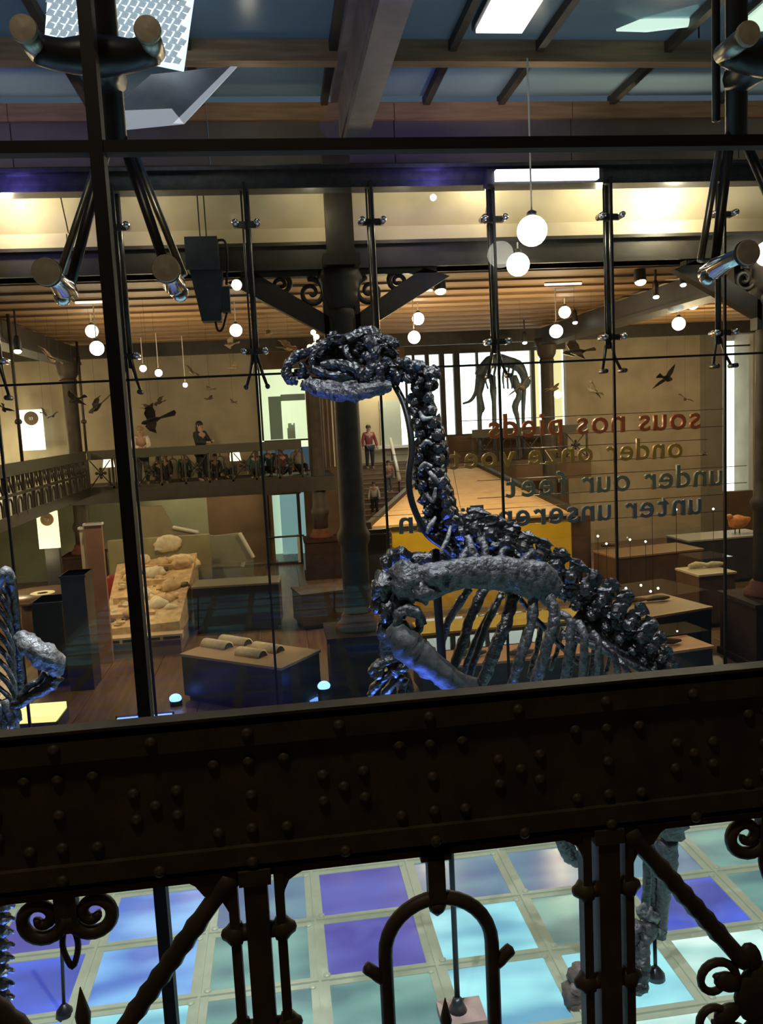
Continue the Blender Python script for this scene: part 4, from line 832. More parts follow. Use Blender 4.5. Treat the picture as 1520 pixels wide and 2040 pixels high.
# ================================================================== PEOPLE
SKIN = mat('skin', (.45, .27, .19), .6); 
def person(label, loc, face, H, top, leg, hair, pose='stand', longhair=False, arms=None, sleeves=True):
    t = thing('person', label, 'person', loc, None, face, world=False)
    h = H
    sit = pose == 'sit'; lean = .10*h if pose == 'lean' else 0
    hip = .16*h if sit else .52*h
    pel = Vector((0, 0, hip)); wa = pel+Vector((0, -lean*.3, .10*h)); ch = pel+Vector((0, -lean*.8, .21*h)); nk = pel+Vector((0, -lean*1.1, .315*h)); hd = pel+Vector((0, -lean*1.3-.01*h, .40*h)); tp = hd+Vector((0, 0, .045*h))
    J = [pel, wa, ch, nk, hd, tp]; rad = [.075*h, .066*h, .082*h, .034*h, .056*h, .045*h]; E_ = [(0, 1), (1, 2), (2, 3), (3, 4), (4, 5)]
    arms = arms or [((-.15, -.02, -.16), (-.16, -.09, -.30)), ((.15, -.02, -.16), (.16, -.09, -.30))]
    ti, li = [0, 1, 2], [0]
    for s, (el, wr) in zip((-1, 1), arms):
        sh = ch+Vector((s*.105*h, 0, .065*h)); e = sh+Vector(el)*h*Vector((1, 1, 1)).x-Vector((s*.105*h, 0, 0)); w = sh+Vector(wr)*h-Vector((s*.105*h, 0, 0)); hn = w+(w-e).normalized()*.055*h
        k = len(J); J += [sh, e, w, hn]; rad += [.042*h, .031*h, .023*h, .026*h]; E_ += [(2, k), (k, k+1), (k+1, k+2), (k+2, k+3)]; ti += [k, k+1]+([k+2] if sleeves else [])
    for s in (-1, 1):
        hp = pel+Vector((s*.055*h, 0, -.03*h))
        if sit: kn, an = hp+Vector((s*.03*h, -.23*h, .07*h)), hp+Vector((s*.02*h, -.25*h, -.10*h))
        else: kn, an = Vector((s*.06*h, -.01*h, .28*h)), Vector((s*.065*h, .01*h, .045*h))
        to = an+Vector((0, -.09*h, -.02*h))
        k = len(J); J += [hp, kn, an, to]; rad += [.056*h, .042*h, .028*h, .025*h]; E_ += [(0, k), (k, k+1), (k+1, k+2), (k+2, k+3)]; li += [k, k+1, k+2]
    def skin(name, idx, grow, m):
        mp = {i: n for n, i in enumerate(idx)}; es = [(mp[a], mp[b]) for a, b in E_ if a in mp and b in mp]
        me = bpy.data.meshes.new(name); me.from_pydata([J[i] for i in idx], es, []); me.materials.append(m); o = put(name, me, t)
        o.modifiers.new('Skin', 'SKIN').use_smooth_shade = True
        for n, i in enumerate(idx):
            sv = me.skin_vertices[0].data[n]; sv.radius = (rad[i]*grow,)*2 if i > 2 else (rad[i]*grow*1.15, rad[i]*grow*.8); sv.use_root = n == 0
        sd = o.modifiers.new('Subdivision', 'SUBSURF'); sd.levels = 1; sd.render_levels = 1
        return o
    bd = skin('body', list(range(len(J))), 1.0, SKIN); skin('top', ti, 1.22, top); skin('trousers', li, 1.2, leg)
    hm = MB(); hm.blob(hd+Vector((0, .014*h, .024*h)), (.062*h, .062*h, .058*h), 10, 8)
    if longhair: hm.blob(hd+Vector((0, .035*h, -.045*h)), (.062*h, .04*h, .085*h), 10, 8)
    hm.build('hair', hair, t, True)
    fm = MB().blob(hd+Vector((0, -.056*h, -.004*h)), (.009*h, .013*h, .013*h), 6, 5)
    for s in (-1, 1): fm.blob(hd+Vector((s*.052*h, 0, 0)), (.008*h, .012*h, .018*h), 6, 5)
    sub('nose_and_ears', fm, SKIN, bd, True)
    em = MB()
    for s in (-1, 1): em.blob(hd+Vector((s*.02*h, -.050*h, .012*h)), (.008*h, .006*h, .005*h), 6, 5)
    em.box(hd+Vector((-.018*h, -.055*h, -.028*h)), hd+Vector((.018*h, -.046*h, -.022*h))); sub('eyes_and_mouth', em, mat('face_dark', (.09, .04, .03), .5), bd)
    return t
def cl(n, c): return mat('cloth_'+n, c, .85, 0, .12, 20)
BRN = mat('brown_hair', (.05, .03, .018), .6); BLK = mat('black_hair', (.012, .01, .01), .5); BLD = mat('fair_hair', (.30, .19, .09), .6)
LEANARMS = [((-.13, -.12, -.13), (-.02, -.24, -.15)), ((.13, -.12, -.13), (.06, -.24, -.15))]
def at_far(px, Y, z): p = atY(px, 860, Y); return (p.x, Y, z)
person('fair-haired person in white top leaning on the far gallery railing', at_far(279, 23.95, 2.9), R(8), 1.66, cl('white', (.70, .64, .55)), cl('jeans', (.10, .11, .12)), BLD, 'lean', True, LEANARMS)
person('dark-haired person in dark sweater standing behind the far railing', at_far(398, 23.85, 2.9), R(50), 1.72, cl('charcoal', (.02, .025, .03)), cl('black', (.015, .015, .018)), BLK, 'stand', True, [((-.14, -.06, -.14), (-.04, -.20, -.15)), ((.14, -.06, -.14), (.05, -.22, -.13))])
for px, Y, H, c, hr, rz, lab in [(310, 24.5, 1.2, (.02, .02, .022), BLK, 30, 'child in black sitting behind the railing below the leaning person'), (325, 25.0, 1.3, (.03, .025, .022), BRN, -20, 'child in dark brown sitting right of the leaning person'),
                            (362, 25.4, 1.3, (.05, .10, .10), BRN, 10, 'child in grey teal sitting left of the standing person'), (424, 24.5, 1.2, (.018, .018, .022), BLK, -10, 'child in black sitting right of the standing person'),
                            (449, 25.3, 1.35, (.40, .37, .32), BLK, 15, 'dark-haired child in pale shirt sitting left of the table lamp'), (505, 24.2, 1.35, (.02, .07, .07), BRN, 0, 'child in dark teal sitting right of the table lamp'),
                            (534, 25.0, 1.4, (.02, .06, .055), BLK, -15, 'child in bottle green sitting below the lit room'), (558, 24.2, 1.35, (.10, .035, .03), BLK, 20, 'child in maroon sitting below the lit room'), (588, 25.0, 1.4, (.34, .33, .30), BRN, 30, 'child in light grey sitting near the slim column')]:
    person(lab, at_far(px, Y, 2.9), R(rz), H, cl(lab[9:16].strip()+str(px), c), cl('dark', (.02, .02, .025)), hr, 'sit')
# ---- stairs with people behind the tan roof
st = sempty('stairs', (4.4, 29, 0)); st.name = 'floor_stairs'
n = 17
for k in range(n):
    y = 26.2+k*.4; z = 2.6*(k+1)/n
    struct('stair_step', MB().box((2.55, y, 0), (6.2, y+.4, z-.03)).box((2.55, y-.03, z-.03), (6.2, y+.4, z)), mat('stair_brown', (.16, .10, .06), .5, 0, .15, 3), st)
struct('floor_landing', MB().box((1.5, 33.0, 2.4), (7.5, 33.9, 2.6)), BROWNW)
struct('wall_stairwell', MB().box((1.5, 33.9, 0), (7.5, 34.0, 7)), mat('stair_wall_cream', (.52, .43, .28), .8))
struct('wall_stair_side', MB().box((2.3, 26.3, 0), (2.45, 33.9, 7)), BROWNW)
p = rect(757, 797, 818, 886, 33.8); t = thing('grey_panel', 'pale grey green panel at the head of the stairs', 'panel', ((p[0]+p[1])/2, 33.8, p[2])); MB().box((p[0], 33.75, p[2]), (p[1], 33.88, p[3])).build('board', mat('pale_sage_panel', (.44, .48, .40), .7), t); MB().box((p[0]-.3, 33.2, p[2]-.12), (p[1]+.3, 33.8, p[2])).build('plinth', WHITEP, t)
light('POINT', 'stairwell_light', (4.3, 32.5, 6.2), 220, (1, .86, .62), .2); light('POINT', 'stairwell_light', (4.3, 28.5, 6.2), 60, (1, .8, .5), .2)
t = thing('stair_handrail', 'white slanting handrail in the middle of the stairs', 'handrail', (5.2, 29, 1)); a, b = atY(778, 874, 32), atY(796, 956, 27.2)
MB().tube([a, b], .06, 8).build('rail', WHITEP, t, True)
for k in (.1, .5, .9): c = a.lerp(b, k); MB().tube([c, (c.x, c.y, c.z-.7)], .03, 6).build('baluster', STEEL_D, t)
def on_stair(px, y): p = atY(px, 900, y); k = max(0, min(n-1, int((y-26.2)/.4))); return (p.x, y, 2.6*(k+1)/n)
person('person in red top and dark jeans standing at the stair head', (atY(736, 900, 32.4).x, 32.4, on_stair(736, 32.4)[2]), R(10), 1.75, cl('red', (.24, .05, .045)), cl('navy', (.02, .025, .05)), BRN, 'stand')
person('child in black jacket and orange shirt on the stairs', on_stair(772, 30.2), R(-5), 1.2, cl('orange', (.35, .14, .08)), cl('grey', (.10, .10, .10)), BLK, 'stand')
person('boy in white shirt walking down the stairs', on_stair(741, 28.8), R(-10), 1.18, cl('pale', (.55, .55, .52)), cl('dark', (.02, .02, .025)), BRN, 'stand')
# ================================================================== HANGING BIRDS
def bird(px, py, span, Y, yaw, roll, pitch, label, m=FEATHER, tail=.5):
    c = atY(px, py, Y); L = span*Y/F; M = Matrix.Translation(c) @ Matrix.Rotation(R(yaw), 4, 'Z') @ Matrix.Rotation(R(pitch), 4, 'Y') @ Matrix.Rotation(R(roll), 4, 'X')
    t = thing('stuffed_bird', label, 'bird', c, 'stuffed birds hung in flight')
    MB().tube([M @ Vector((x*L, 0, z*L)) for x, z in ((-.25, 0), (-.12, .0), (.05, -.01), (.17, .01), (.24, .025), (.30, .02))], [v*L for v in (.02, .07, .095, .06, .055, .012)], 9).build('body', m, t, True)
    MB().add([M @ Vector((x*L, y*L, z*L)) for x, y, z in ((-.2, -.03, .01), (-.2, .03, .01), (-.25-tail*.45, .10, .02), (-.25-tail*.5, 0, .02), (-.25-tail*.45, -.10, .02), (-.2, 0, -.015))], [(0, 5, 1, 2, 3, 4), (0, 4, 3), (0, 3, 1), (1, 3, 2)]).build('tail', m, t)
    for s in (-1, 1):
        v = [(.12, .05, .03), (.16, .22, .10), (.06, .40, .12), (-.12, .52, .06), (-.10, .36, .08), (-.14, .22, .05), (-.12, .05, .02)]
        P = [M @ Vector((x*L, s*y*L, z*L)) for x, y, z in v]; Q = [p+M.to_3x3() @ Vector((0, 0, .018*L)) for p in P]; k = len(P)
        MB().add(P+Q, [tuple(range(k)), tuple(range(2*k-1, k-1, -1))]+[(i, (i+1) % k, (i+1) % k+k, i+k) for i in range(k)]).build('wing', m, t)
    MB().tube([c, (c.x, c.y, 6.87)], .002, 4).build('wire', BLACK, t)
for a in [(100,714,62,18,80,40,20,'large pale stuffed bird with arched wings at upper left',FEATHER_P),(121,759,14,19,20,10,0,'tiny dark stuffed bird above the horizontal glass joint at left'),(150,797,50,17,160,35,15,'dark stuffed bird with raised wing left of the slim post'),
          (192,812,60,17,150,-40,30,'long-tailed stuffed bird gliding right of the slim post',FEATHER,1.3),(87,822,20,18,60,60,0,'small dark stuffed bird at the corner of the lit sign'),(106,829,24,19.4,120,-30,0,'small dark stuffed bird right of the lit sign'),(8,815,40,16,100,30,30,'dark stuffed bird cut by the left edge'),
          (317,802,34,18,150,-35,10,'stuffed bird with swept wings right of the black joint'),(295,814,36,18,40,20,5,'stuffed bird gliding just above the big dark one'),(303,838,72,16,170,-55,15,'big dark stuffed bird above the leaning person',FEATHER,.9),
          (382,741,36,19,70,40,10,'stuffed bird with bent wings above the standing person'),(466,733,34,20.6,10,-30,0,'brown stuffed bird beside the second glass joint',FEATHER_P),(459,686,40,19,200,30,10,'stuffed bird below the globe under the projector',FEATHER_P),(418,775,30,20,150,15,0,'upper of two small birds right of the bent-winged one'),(418,794,24,21.6,30,-20,0,'lower of two small birds right of the bent-winged one'),
          (464,801,22,20,140,30,0,'small stuffed bird near the lit room'),(575,693,60,18,30,25,0,'large buff stuffed bird left of the bulb cluster',FEATHER_P),(534,665,34,19,0,20,0,'buff stuffed bird against the slat ceiling end',FEATHER_P),
          (1146,702,84,16,170,-30,5,'large stuffed bird of prey below the right globes'),(1040,772,60,18,60,-40,10,'stuffed bird in front of the bright windows'),(1181,778,56,17,120,40,-20,'stuffed bird left of the lettering joint'),(1329,754,66,16,30,-45,10,'stuffed bird with long wings at right'),(1365,795,34,17,70,30,0,'dark stuffed bird near the right wall edge'),(1405,905,26,18,0,10,0,'tiny stuffed bird right of the ochre letters'),(1103,775,44,19,20,-20,0,'buff stuffed bird at the right end of the windows',FEATHER_P)]: bird(*a)
# ================================================================== EXHIBITS
def lowres_text(s, size, m, parent, loc):
    me = glyph(s, size, .005); M = Matrix.Rotation(R(90), 3, 'X')
    for v in me.vertices: v.co = M @ v.co
    me.materials.clear(); me.materials.append(m); xs_ = [v.co.x for v in me.vertices]; w = max(xs_)-min(xs_)
    return put('number', me, parent, (loc[0]-w/2, loc[1], loc[2]-size*.35))
def sign(px0, py0, px1, py1, Y, label, m, disc):
    x0, x1, z0, z1 = rect(px0, py0, px1, py1, Y); t = thing('wall_sign', label, 'sign', ((x0+x1)/2, Y, z0))
    MB().box((x0, Y-.05, z0), (x1, Y, z1)).build('board', m, t)
    r = (x1-x0)*.32; c = ((x0+x1)/2, Y-.055, z1-r*1.25)
    dk = MB().lathe([(r, 0), (r, .02), (r*.9, .025)], 20, Matrix.Translation(c) @ Matrix.Rotation(R(90), 4, 'X')).build('disc', disc, t)
    nu = lowres_text('03', r*.6, WHITEP, None, (c[0], c[1]-.04, c[2])); nu.parent = dk; return t, (x0, x1, z0, z1)
E_SIGN = emat('backlit_sign', (1, .95, .74), 1.5)
sign(43, 816, 88, 897, 25.6, 'tall backlit white sign with brown numbered disc on the upper wall', E_SIGN, mat('brown_disc', (.10, .07, .05), .6))
t, b = sign(76, 1018, 118, 1092, 20, 'backlit cream sign with numbered disc under the side gallery', emat('backlit_cream_sign', (1, .86, .52), 1.3), mat('tan_disc', (.35, .24, .12), .6))
MB().box((b[0]+.1, 20, 0), (b[1]-.05, 20.2, b[2])).build('stand', DKBOX, t)
light('POINT', 'sign_glow', (-7.9, 24.6, 3.9), 130, (1, .84, .5), .3); light('POINT', 'sign_glow', (-5.6, 19.4, 1.6), 14, (1, .8, .45), .2)
def table_lamp(px, py, Y, label):
    c = atY(px, py, Y); t = thing('table_lamp', label, 'lamp', (c.x, Y, 2.9), 'small lit lamps on the far gallery')
    MB().lathe([(.17, -.14), (.12, .15)], 14, Matrix.Translation(c)).build('shade', emat('lamp_shade', (1, .88, .6), 2.2), t, True); MB().tube([(c.x, Y, 2.9), (c.x, Y, c.z-.1)], .03, 8).build('stand', IRON_D, t)
    MB().lathe([(.14, 0), (.12, .03)], 12, Matrix.Translation((c.x, Y, 2.9))).build('foot', IRON_D, t)
table_lamp(216, 921, 24.6, 'small lit lamp left of the black joint'); table_lamp(468, 908, 23.8, 'small lit lamp behind the far railing')
# dinosaur standing in front of the bright windows
YB = 25.2; sb = YB/F
t = thing('distant_skeleton', 'distant bluish mounted animal skeleton against the bright windows', 'skeleton', (atY(990, 860, YB).x, YB, 2.9), None)
BB = mat('blue_grey_bone', (.08, .11, .14), .5, 0, .3, 5)
def B_(name, pts, rad): return MB().tube(curve([atY(x, y, YB+d) for x, y, d in pts], 3), [r*sb for r in lerp_r(list(rad), 3)], 8, .25, len(name), None, True, 5).build(name, BB, t, True)
B_('spine', [(952,748,0),(975,722,0),(1000,718,0),(1030,728,0),(1046,750,0)], (9,13,12,12,7)); B_('skull', [(1040,744,0),(1048,760,0),(1040,774,0)], (7,10,6))
B_('tail', [(955,745,0),(948,780,0),(938,798,0),(922,804,0)], (6,4,3,2)); B_('leg', [(962,750,-.1),(955,785,-.1),(960,815,-.1),(956,830,-.1),(958,906,-.1)], (10,6,7,4,4)); B_('leg', [(1022,750,-.1),(1034,785,-.1),(1026,810,-.1),(1032,840,-.1),(1034,906,-.1)], (9,6,7,4,4))
B_('leg', [(980,750,.2),(984,800,.2),(986,906,.2)], (8,5,4)); B_('leg', [(1044,765,.2),(1042,820,.2),(1044,906,.2)], (6,4,4))
for k in range(7): B_('rib', [(970+k*9,728,-.15),(966+k*9,752,-.3),(972+k*8,774,-.15)], (2.5,2.2,1.6))
# tan plywood roof with yellow front
Yf, Yk = 18.3, 25.0; fr = [atY(780, 1038, Yf), atY(1138, 1030, Yf)]; zf_ = (fr[0].z+fr[1].z)/2; xk0, xk1 = atY(872, 928, Yk).x, atY(935, 925, Yk).x; zk_ = 2.92
xl_ = atY(738, 1030, Yf).x
t = thing('exhibit_pavilion', 'large pavilion with sloping tan plywood roof and yellow front', 'exhibit', ((fr[0].x+fr[1].x)/2, 20, 0))
MB().box((fr[0].x, Yf+.02, 0), (fr[1].x, Yf+.12, zf_-.06)).build('front_panel', YELLOW, t)
nr = 5
for k in range(nr):
    a, b = k/nr, (k+1)/nr-.008
    def row(s, e): return Vector(((xl_ if e == 0 else fr[1].x)*(1-s)+(xk0 if e == 0 else xk1)*s, Yf+(Yk-Yf)*s, zf_+(zk_-zf_)*s))
    p, q_, r_, s_ = row(a, 0), row(a, 1), row(b, 1), row(b, 0); dn = Vector((0, 0, -.06))
    m_ = p.lerp(q_, .45); m2 = s_.lerp(r_, .45)
    MB().hexa([p+dn, m_+dn, m2+dn, s_+dn, p, m_, m2, s_]).build('roof_panel', TAN, t); e = Vector((.015, 0, 0)); MB().hexa([m_+dn+e, q_+dn, r_+dn, m2+dn+e, m_+e, q_, r_, m2+e]).build('roof_panel', TAN, t)
MB().hexa([(xl_-.12, Yf-.05, zf_-.06), (xl_, Yf-.05, zf_-.06), (xk0, Yk, zk_-.06), (xk0-.12, Yk, zk_-.06), (xl_-.12, Yf-.05, zf_+.1), (xl_, Yf-.05, zf_+.1), (xk0, Yk, zk_+.1), (xk0-.12, Yk, zk_+.1)]).build('side_kerb', IRON_D, t)
MB().hexa([(fr[1].x, Yf-.05, zf_-.06), (fr[1].x+.15, Yf-.05, zf_-.06), (xk1+.15, Yk, zk_-.06), (xk1, Yk, zk_-.06), (fr[1].x, Yf-.05, zf_+.1), (fr[1].x+.15, Yf-.05, zf_+.1), (xk1+.15, Yk, zk_+.1), (xk1, Yk, zk_+.1)]).build('side_kerb', IRON_D, t)
MB().box((fr[0].x, Yf-.02, zf_-.12), (fr[1].x, Yf+.1, zf_-.05)).build('fascia', DKBOX, t)
MB().box((fr[1].x, Yf+.1, 0), (fr[1].x+.5, Yf+3, zf_-.1)).build('side_wall', BRBOX, t); MB().box((xl_-.05, Yf+.5, 0), (fr[0].x, Yf+1.5, zf_-.15)).build('side_wall', DKBOX, t)
def case(name, label, cat, cx, cy, w, d, h, rz, body, top, lid=None, toe=True):
    t = thing(name, label, cat, (cx, cy, 0), None, rz, world=False)
    if toe: MB().box((-w/2+.06, -d/2+.06, 0), (w/2-.06, d/2-.06, .1)).build('toe_kick', DKBOX, t)
    MB().box((-w/2, -d/2, .1 if toe else 0), (w/2, d/2, h-.04)).build('body', body, t)
    MB().box((-w/2-.02, -d/2-.02, h-.04), (w/2+.02, d/2+.02, h)).build('top_board', top, t)
    if lid: MB().box((-w/2+.03, -d/2+.03, h), (w/2-.03, d/2-.03, h+lid)).build('glass_cover', GLASS2, t)
    return t
def onz(px, py, z): return atZ(px, py, z)
# bench with half-round casts
p = onz(512, 1298, .8); bench = case('display_bench', 'dark display bench carrying rolled casts in front of the column', 'display case', p.x-.12, p.y+.02, 2.05, 1.0, .8, R(-38), DKBOX, mat('bench_top', (.42, .29, .17), .6))
for px, py, L, rz, lab in [(432, 1286, .55, -42, 'cream half-round cast at the left end of the bench'), (468, 1279, .6, -42, 'cream half-round cast at the back of the bench'), (500, 1303, .5, -40, 'cream half-round cast at the front of the bench'), (533, 1293, .55, -42, 'cream half-round cast at the right end of the bench')]:
    c = onz(px, py, .82); w = thing('rolled_cast', lab, 'cast', (c.x, c.y, .8), 'half-round casts on the bench', R(rz), world=False)
    MB().add([Vector((x*L, .12*math.cos(math.pi*k/8), .12*math.sin(math.pi*k/8))) for x in (-.5, .5) for k in range(9)], [(k, k+1, k+10, k+9) for k in range(8)]+[tuple(range(8, -1, -1)), tuple(range(9, 18)), (0, 9, 17, 8)]).build('half_cylinder', PAPER, w, True)
    MB().add([Vector((L*.505, .10*math.cos(math.pi*k/8), .10*math.sin(math.pi*k/8))) for k in range(9)]+[Vector((L*.515, 0, .02))], [(k, k+1, 9) for k in range(8)]).build('dark_end', DKBOX, w)
# cabinet behind the bench, low cases
p = onz(470, 1262, 0); case('display_cabinet', 'dark blue display cabinet behind the bench', 'cabinet', p.x+.08, p.y+.5, 1.85, .8, 1.05, R(-4), mat('blue_black_laminate', (.03, .035, .045), .4), mat('pale_worktop', (.30, .28, .22), .4), .35)
p = onz(660, 1290, 0); case('display_case', 'brown low case left of the column plinth', 'display case', p.x-.1, p.y+2.0, 1.0, .9, .8, R(12), BRBOX, BRBOX)
for lab, px, py, w, d, h, rz, bm, tm, lid in [
    ('long low case with salmon top behind the ribs', 1010, 1300, 3.0, .8, .55, 2, DKBOX, ORANGE, .25),
    ('long case with bright yellow top further behind the ribs', 995, 1236, 3.0, .8, .75, 2, BRBOX, YELLOW, .2),
    ('dark low table with tan top right of the rib cage', 1300, 1205, 1.5, 1.3, .85, 14, DKBOX, mat('tan_top', (.46, .27, .14), .5), .3),
    ('low case with salmon top beside the right column', 1345, 1282, .9, .7, .55, 8, DKBOX, ORANGE, .25),
    ('small pedestal case with pale specimens right of the lettering', 1405, 1135, .8, .8, 1.1, 5, BRBOX, mat('case_top_cream', (.55, .45, .33), .6), .3),
    ('long brown museum case below the slate letters', 1290, 1095, 2.2, 1.0, 1.15, 8, BRBOX, mat('case_top_brown', (.30, .17, .09), .4), .5),
    ('dark table carrying the orange bird near the white window', 1430, 1065, 2.2, 1.0, 1.15, 4, DKBOX, mat('case_top_grey', (.34, .33, .30), .4), None)]:
    p = onz(px, py, h); case('display_case', lab, 'display case', p.x, p.y, w, d, h, R(rz), bm, tm, lid)
for k, (px, py, h) in enumerate([(940, 1306, .55), (1040, 1304, .55), (1330, 1283, .55), (1265, 1200, .85), (1310, 1196, .85), (1392, 1130, 1.1), (1424, 1128, 1.1), (1215, 1088, 1.15)]):
    c = onz(px, py, h+.02); o = MB().tube([(c.x-.2, c.y, h+.05), (c.x-.05, c.y+.03, h+.07), (c.x+.1, c.y, h+.06), (c.x+.25, c.y+.05, h+.05)], [.04, .06, .05, .02], 8, .4, k).build('fossil', PAPER if k in (5, 6) else mat('brown_fossil', (.16, .10, .06), .6), None, True)
    tag(o, ['dark fossil on the salmon case, left of the middle ribs', 'dark fossil on the salmon case, right of the middle ribs', 'dark fossil on the small salmon case by the column', 'dark bone lying on the tan top, left one', 'dark bone lying on the tan top, right one', 'pale specimen at left of the pedestal case', 'pale specimen at right of the pedestal case', 'brown fossil in the long brown case'][k], 'fossil', 'specimens in the cases')
# tiny case lights
for k, (px, py) in enumerate([(1157,1161),(1138,1159),(1206,1167),(1247,1172),(1277,1166),(1311,1172),(1296,1178),(1191,1068),(1255,1075),(1286,1079),(1299,1015),(1347,1015),(1421,1014),(1208,1083),(1315,1250),(1292,1246)]):
    Yq = 15.2 if py > 1100 else 17.0; c = atY(px, py, Yq); t = thing('case_light', 'tiny white case light, number of its row varies', 'light', c, 'tiny lights over the display cases')
    t['label'] = 'tiny white point light '+['over the yellow-topped case, left', 'over the yellow-topped case, right', 'over the tan table, leftmost', 'over the tan table, second', 'over the tan table, third', 'over the tan table, rightmost', 'over the tan table, lowest', 'over the long brown case, leftmost', 'over the long brown case, middle', 'over the long brown case, right', 'beside the slate letters, left', 'beside the slate letters, middle', 'beside the white window', 'low over the long brown case', 'right of the back vertebrae, right one', 'right of the back vertebrae, left one'][k]
    MB().blob(c, .022, 8, 6).build('bulb', E_WHITE, t, True); MB().tube([c+Vector((0, 0, -.02)), (c.x, c.y, 0)], .006, 5).build('stalk', STEEL_D, t)
# orange stuffed bird on the table
c = onz(1468, 1062, 1.15); t = thing('stuffed_bird', 'orange stuffed bird standing on the dark table by the white window', 'bird', (c.x, c.y, 1.15))
OB = mat('orange_plumage', (.55, .22, .07), .7, 0, .25, 9)
MB().tube([c+Vector(v) for v in ((.36, 0, .36), (.22, 0, .30), (.05, 0, .28), (-.12, 0, .30), (-.2, 0, .38))], [.03, .12, .19, .16, .05], 10).build('body', OB, t, True); MB().blob(c+Vector((-.2, 0, .42)), (.09, .08, .08), 9, 7).build('head', OB, t, True)
MB().tube([c+Vector((-.27, 0, .42)), c+Vector((-.36, 0, .40))], [.03, .004], 6).build('beak', DKBOX, t)
for s in (-.05, .07): MB().tube([c+Vector((s, 0, .16)), c+Vector((s, 0, 0))], .015, 6).build('leg', DKBOX, t)
# sand diorama at left
p = onz(285, 1270, .35); ox, oy = p.x, p.y
t = thing('excavation_diorama', 'sandy excavation diorama with stepped front left of the hall', 'exhibit', (ox, oy, 0), None)
MB().hexa([(ox-.78, oy+.1, .35), (ox+.72, oy+.1, .35), (ox+.85, oy+3.2, .35), (ox-1.0, oy+3.2, .35), (ox-.78, oy+.1, .55), (ox+.72, oy+.1, .6), (ox+.85, oy+3.2, 1.5), (ox-1.0, oy+3.2, 1.35)]).build('sand_slope', SAND, t)
MB().box((ox-.8, oy-.15, 0), (ox+.75, oy+3.2, .33)).build('base', mat('grey_base', (.30, .26, .20), .7), t); MB().box((ox-.84, oy-.2, .30), (ox+.79, oy+.1, .42)).build('front_ledge', mat('pale_ledge', (.62, .50, .33), .7), t)
for k in range(4): MB().box((ox-.75+k*.39, oy-.21, .33), (ox-.42+k*.39, oy-.2, .38)).build('caption_strip', DKBOX, t)
random.seed(3)
for k in range(22):
    x = random.uniform(-.65, .65); v = random.uniform(.1, 1); y = oy+.2+v*2.7; z = .57+v*.85; r = random.uniform(.09, .2)
    MB().blob((ox+x, y, z+r*.3), (r*1.2, r, r*.8), 9, 7, .35, k, 6).build('stone', SAND if k % 3 else PAPER, t, True)
for k in range(45):
    x = random.uniform(-.7, .72); v = random.uniform(.03, 1); r = random.uniform(.03, .09)
    MB().blob((ox+x, oy+.15+v*2.8, .56+v*.88+r*.2), (r*1.3, r, r*.8), 8, 6, .5, k, 11).build('stone', [SAND, PAPER, BRBOX][k % 3], t)
for k in range(4):
    v = .12+.22*k; MB().box((ox-.74, oy+.1+v*3, .40), (ox+.2+.12*k, oy+.5+v*3, .64+v*.95)).build('sand_ledge', SAND, t)
for k, (px, py, rx, rz_) in enumerate([(355, 1120, .34, .14), (362, 1112, .3, .14), (387, 1121, .17, .15)]):
    c = atY(px, py, oy+3.3); o = MB().blob((c.x, oy+3.0, c.z), (rx, .22, rz_), 12, 8, .2, k, 5).build('pale_boulder', mat('pale_stone', (.78, .66, .44), .8, 0, .1, 8, .3), t, True)
MB().box((ox-1.2, oy+3.3, 0), (ox+1.15, oy+3.5, 1.9)).build('backdrop', mat('olive_backdrop', (.30, .28, .16), .8, 0, .25, 1.2), t)
bx = rect(315, 1062, 352, 1085, oy+3.25); MB().blob(((bx[0]+bx[1])/2, oy+3.28, 1.75), (.32, .05, .2), 12, 8, .2).build('painted_hill', PAPER, t, True); MB().box((bx[0]-.1, oy+3.25, bx[2]-.12), (bx[1]-.1, oy+3.29, bx[2]-.05)).build('caption', WHITEP, t)
c = onz(222, 1160, .95); r_ = thing('red_model', 'small red model standing on the diorama edge', 'model', (c.x, c.y, 0)); MB().box((c.x-.16, c.y-.1, 0), (c.x+.16, c.y+.1, 1.05)).build('block', mat('red_model_paint', (.35, .04, .02), .6), r_); MB().blob((c.x+.02, c.y, 1.06), (.12, .08, .08), 9, 6).build('roof', mat('red_model_paint2', (.28, .05, .03), .6), r_)
def board(name, label, cat, px0, py0, px1, py1, Y, m, th=.12, foot=True):
    x0, x1, z0, z1 = rect(px0, py0, px1, py1, Y); t = thing(name, label, cat, ((x0+x1)/2, Y, max(0, z0)))
    MB().box((x0, Y, 0 if foot else z0), (x1, Y+th, z1)).build('board', m, t); MB().box((x0-.02, Y-.02, z1-.04), (x1+.02, Y+th+.02, z1)).build('cap', m if m in (DKBOX, MATS.get('green_black_laminate')) else WHITEP, t); return t
board('partition_panel', 'tall dusty pink partition beside the diorama', 'partition', 178, 1042, 212, 1290, 16.2, PINKW)
board('partition_panel', 'narrow cream partition edge left of the pink one', 'partition', 168, 1050, 178, 1290, 16.3, CREAM)
board('dark_cabinet', 'tall dark cabinet in front of the pink partition', 'cabinet', 128, 1146, 176, 1330, 14.6, DKBOX, .6)
board('dark_cabinet', 'dark angular cabinet at the left of the hall', 'cabinet', 68, 1200, 128, 1330, 15.0, mat('green_black_laminate', (.02, .024, .02), .4), .7)
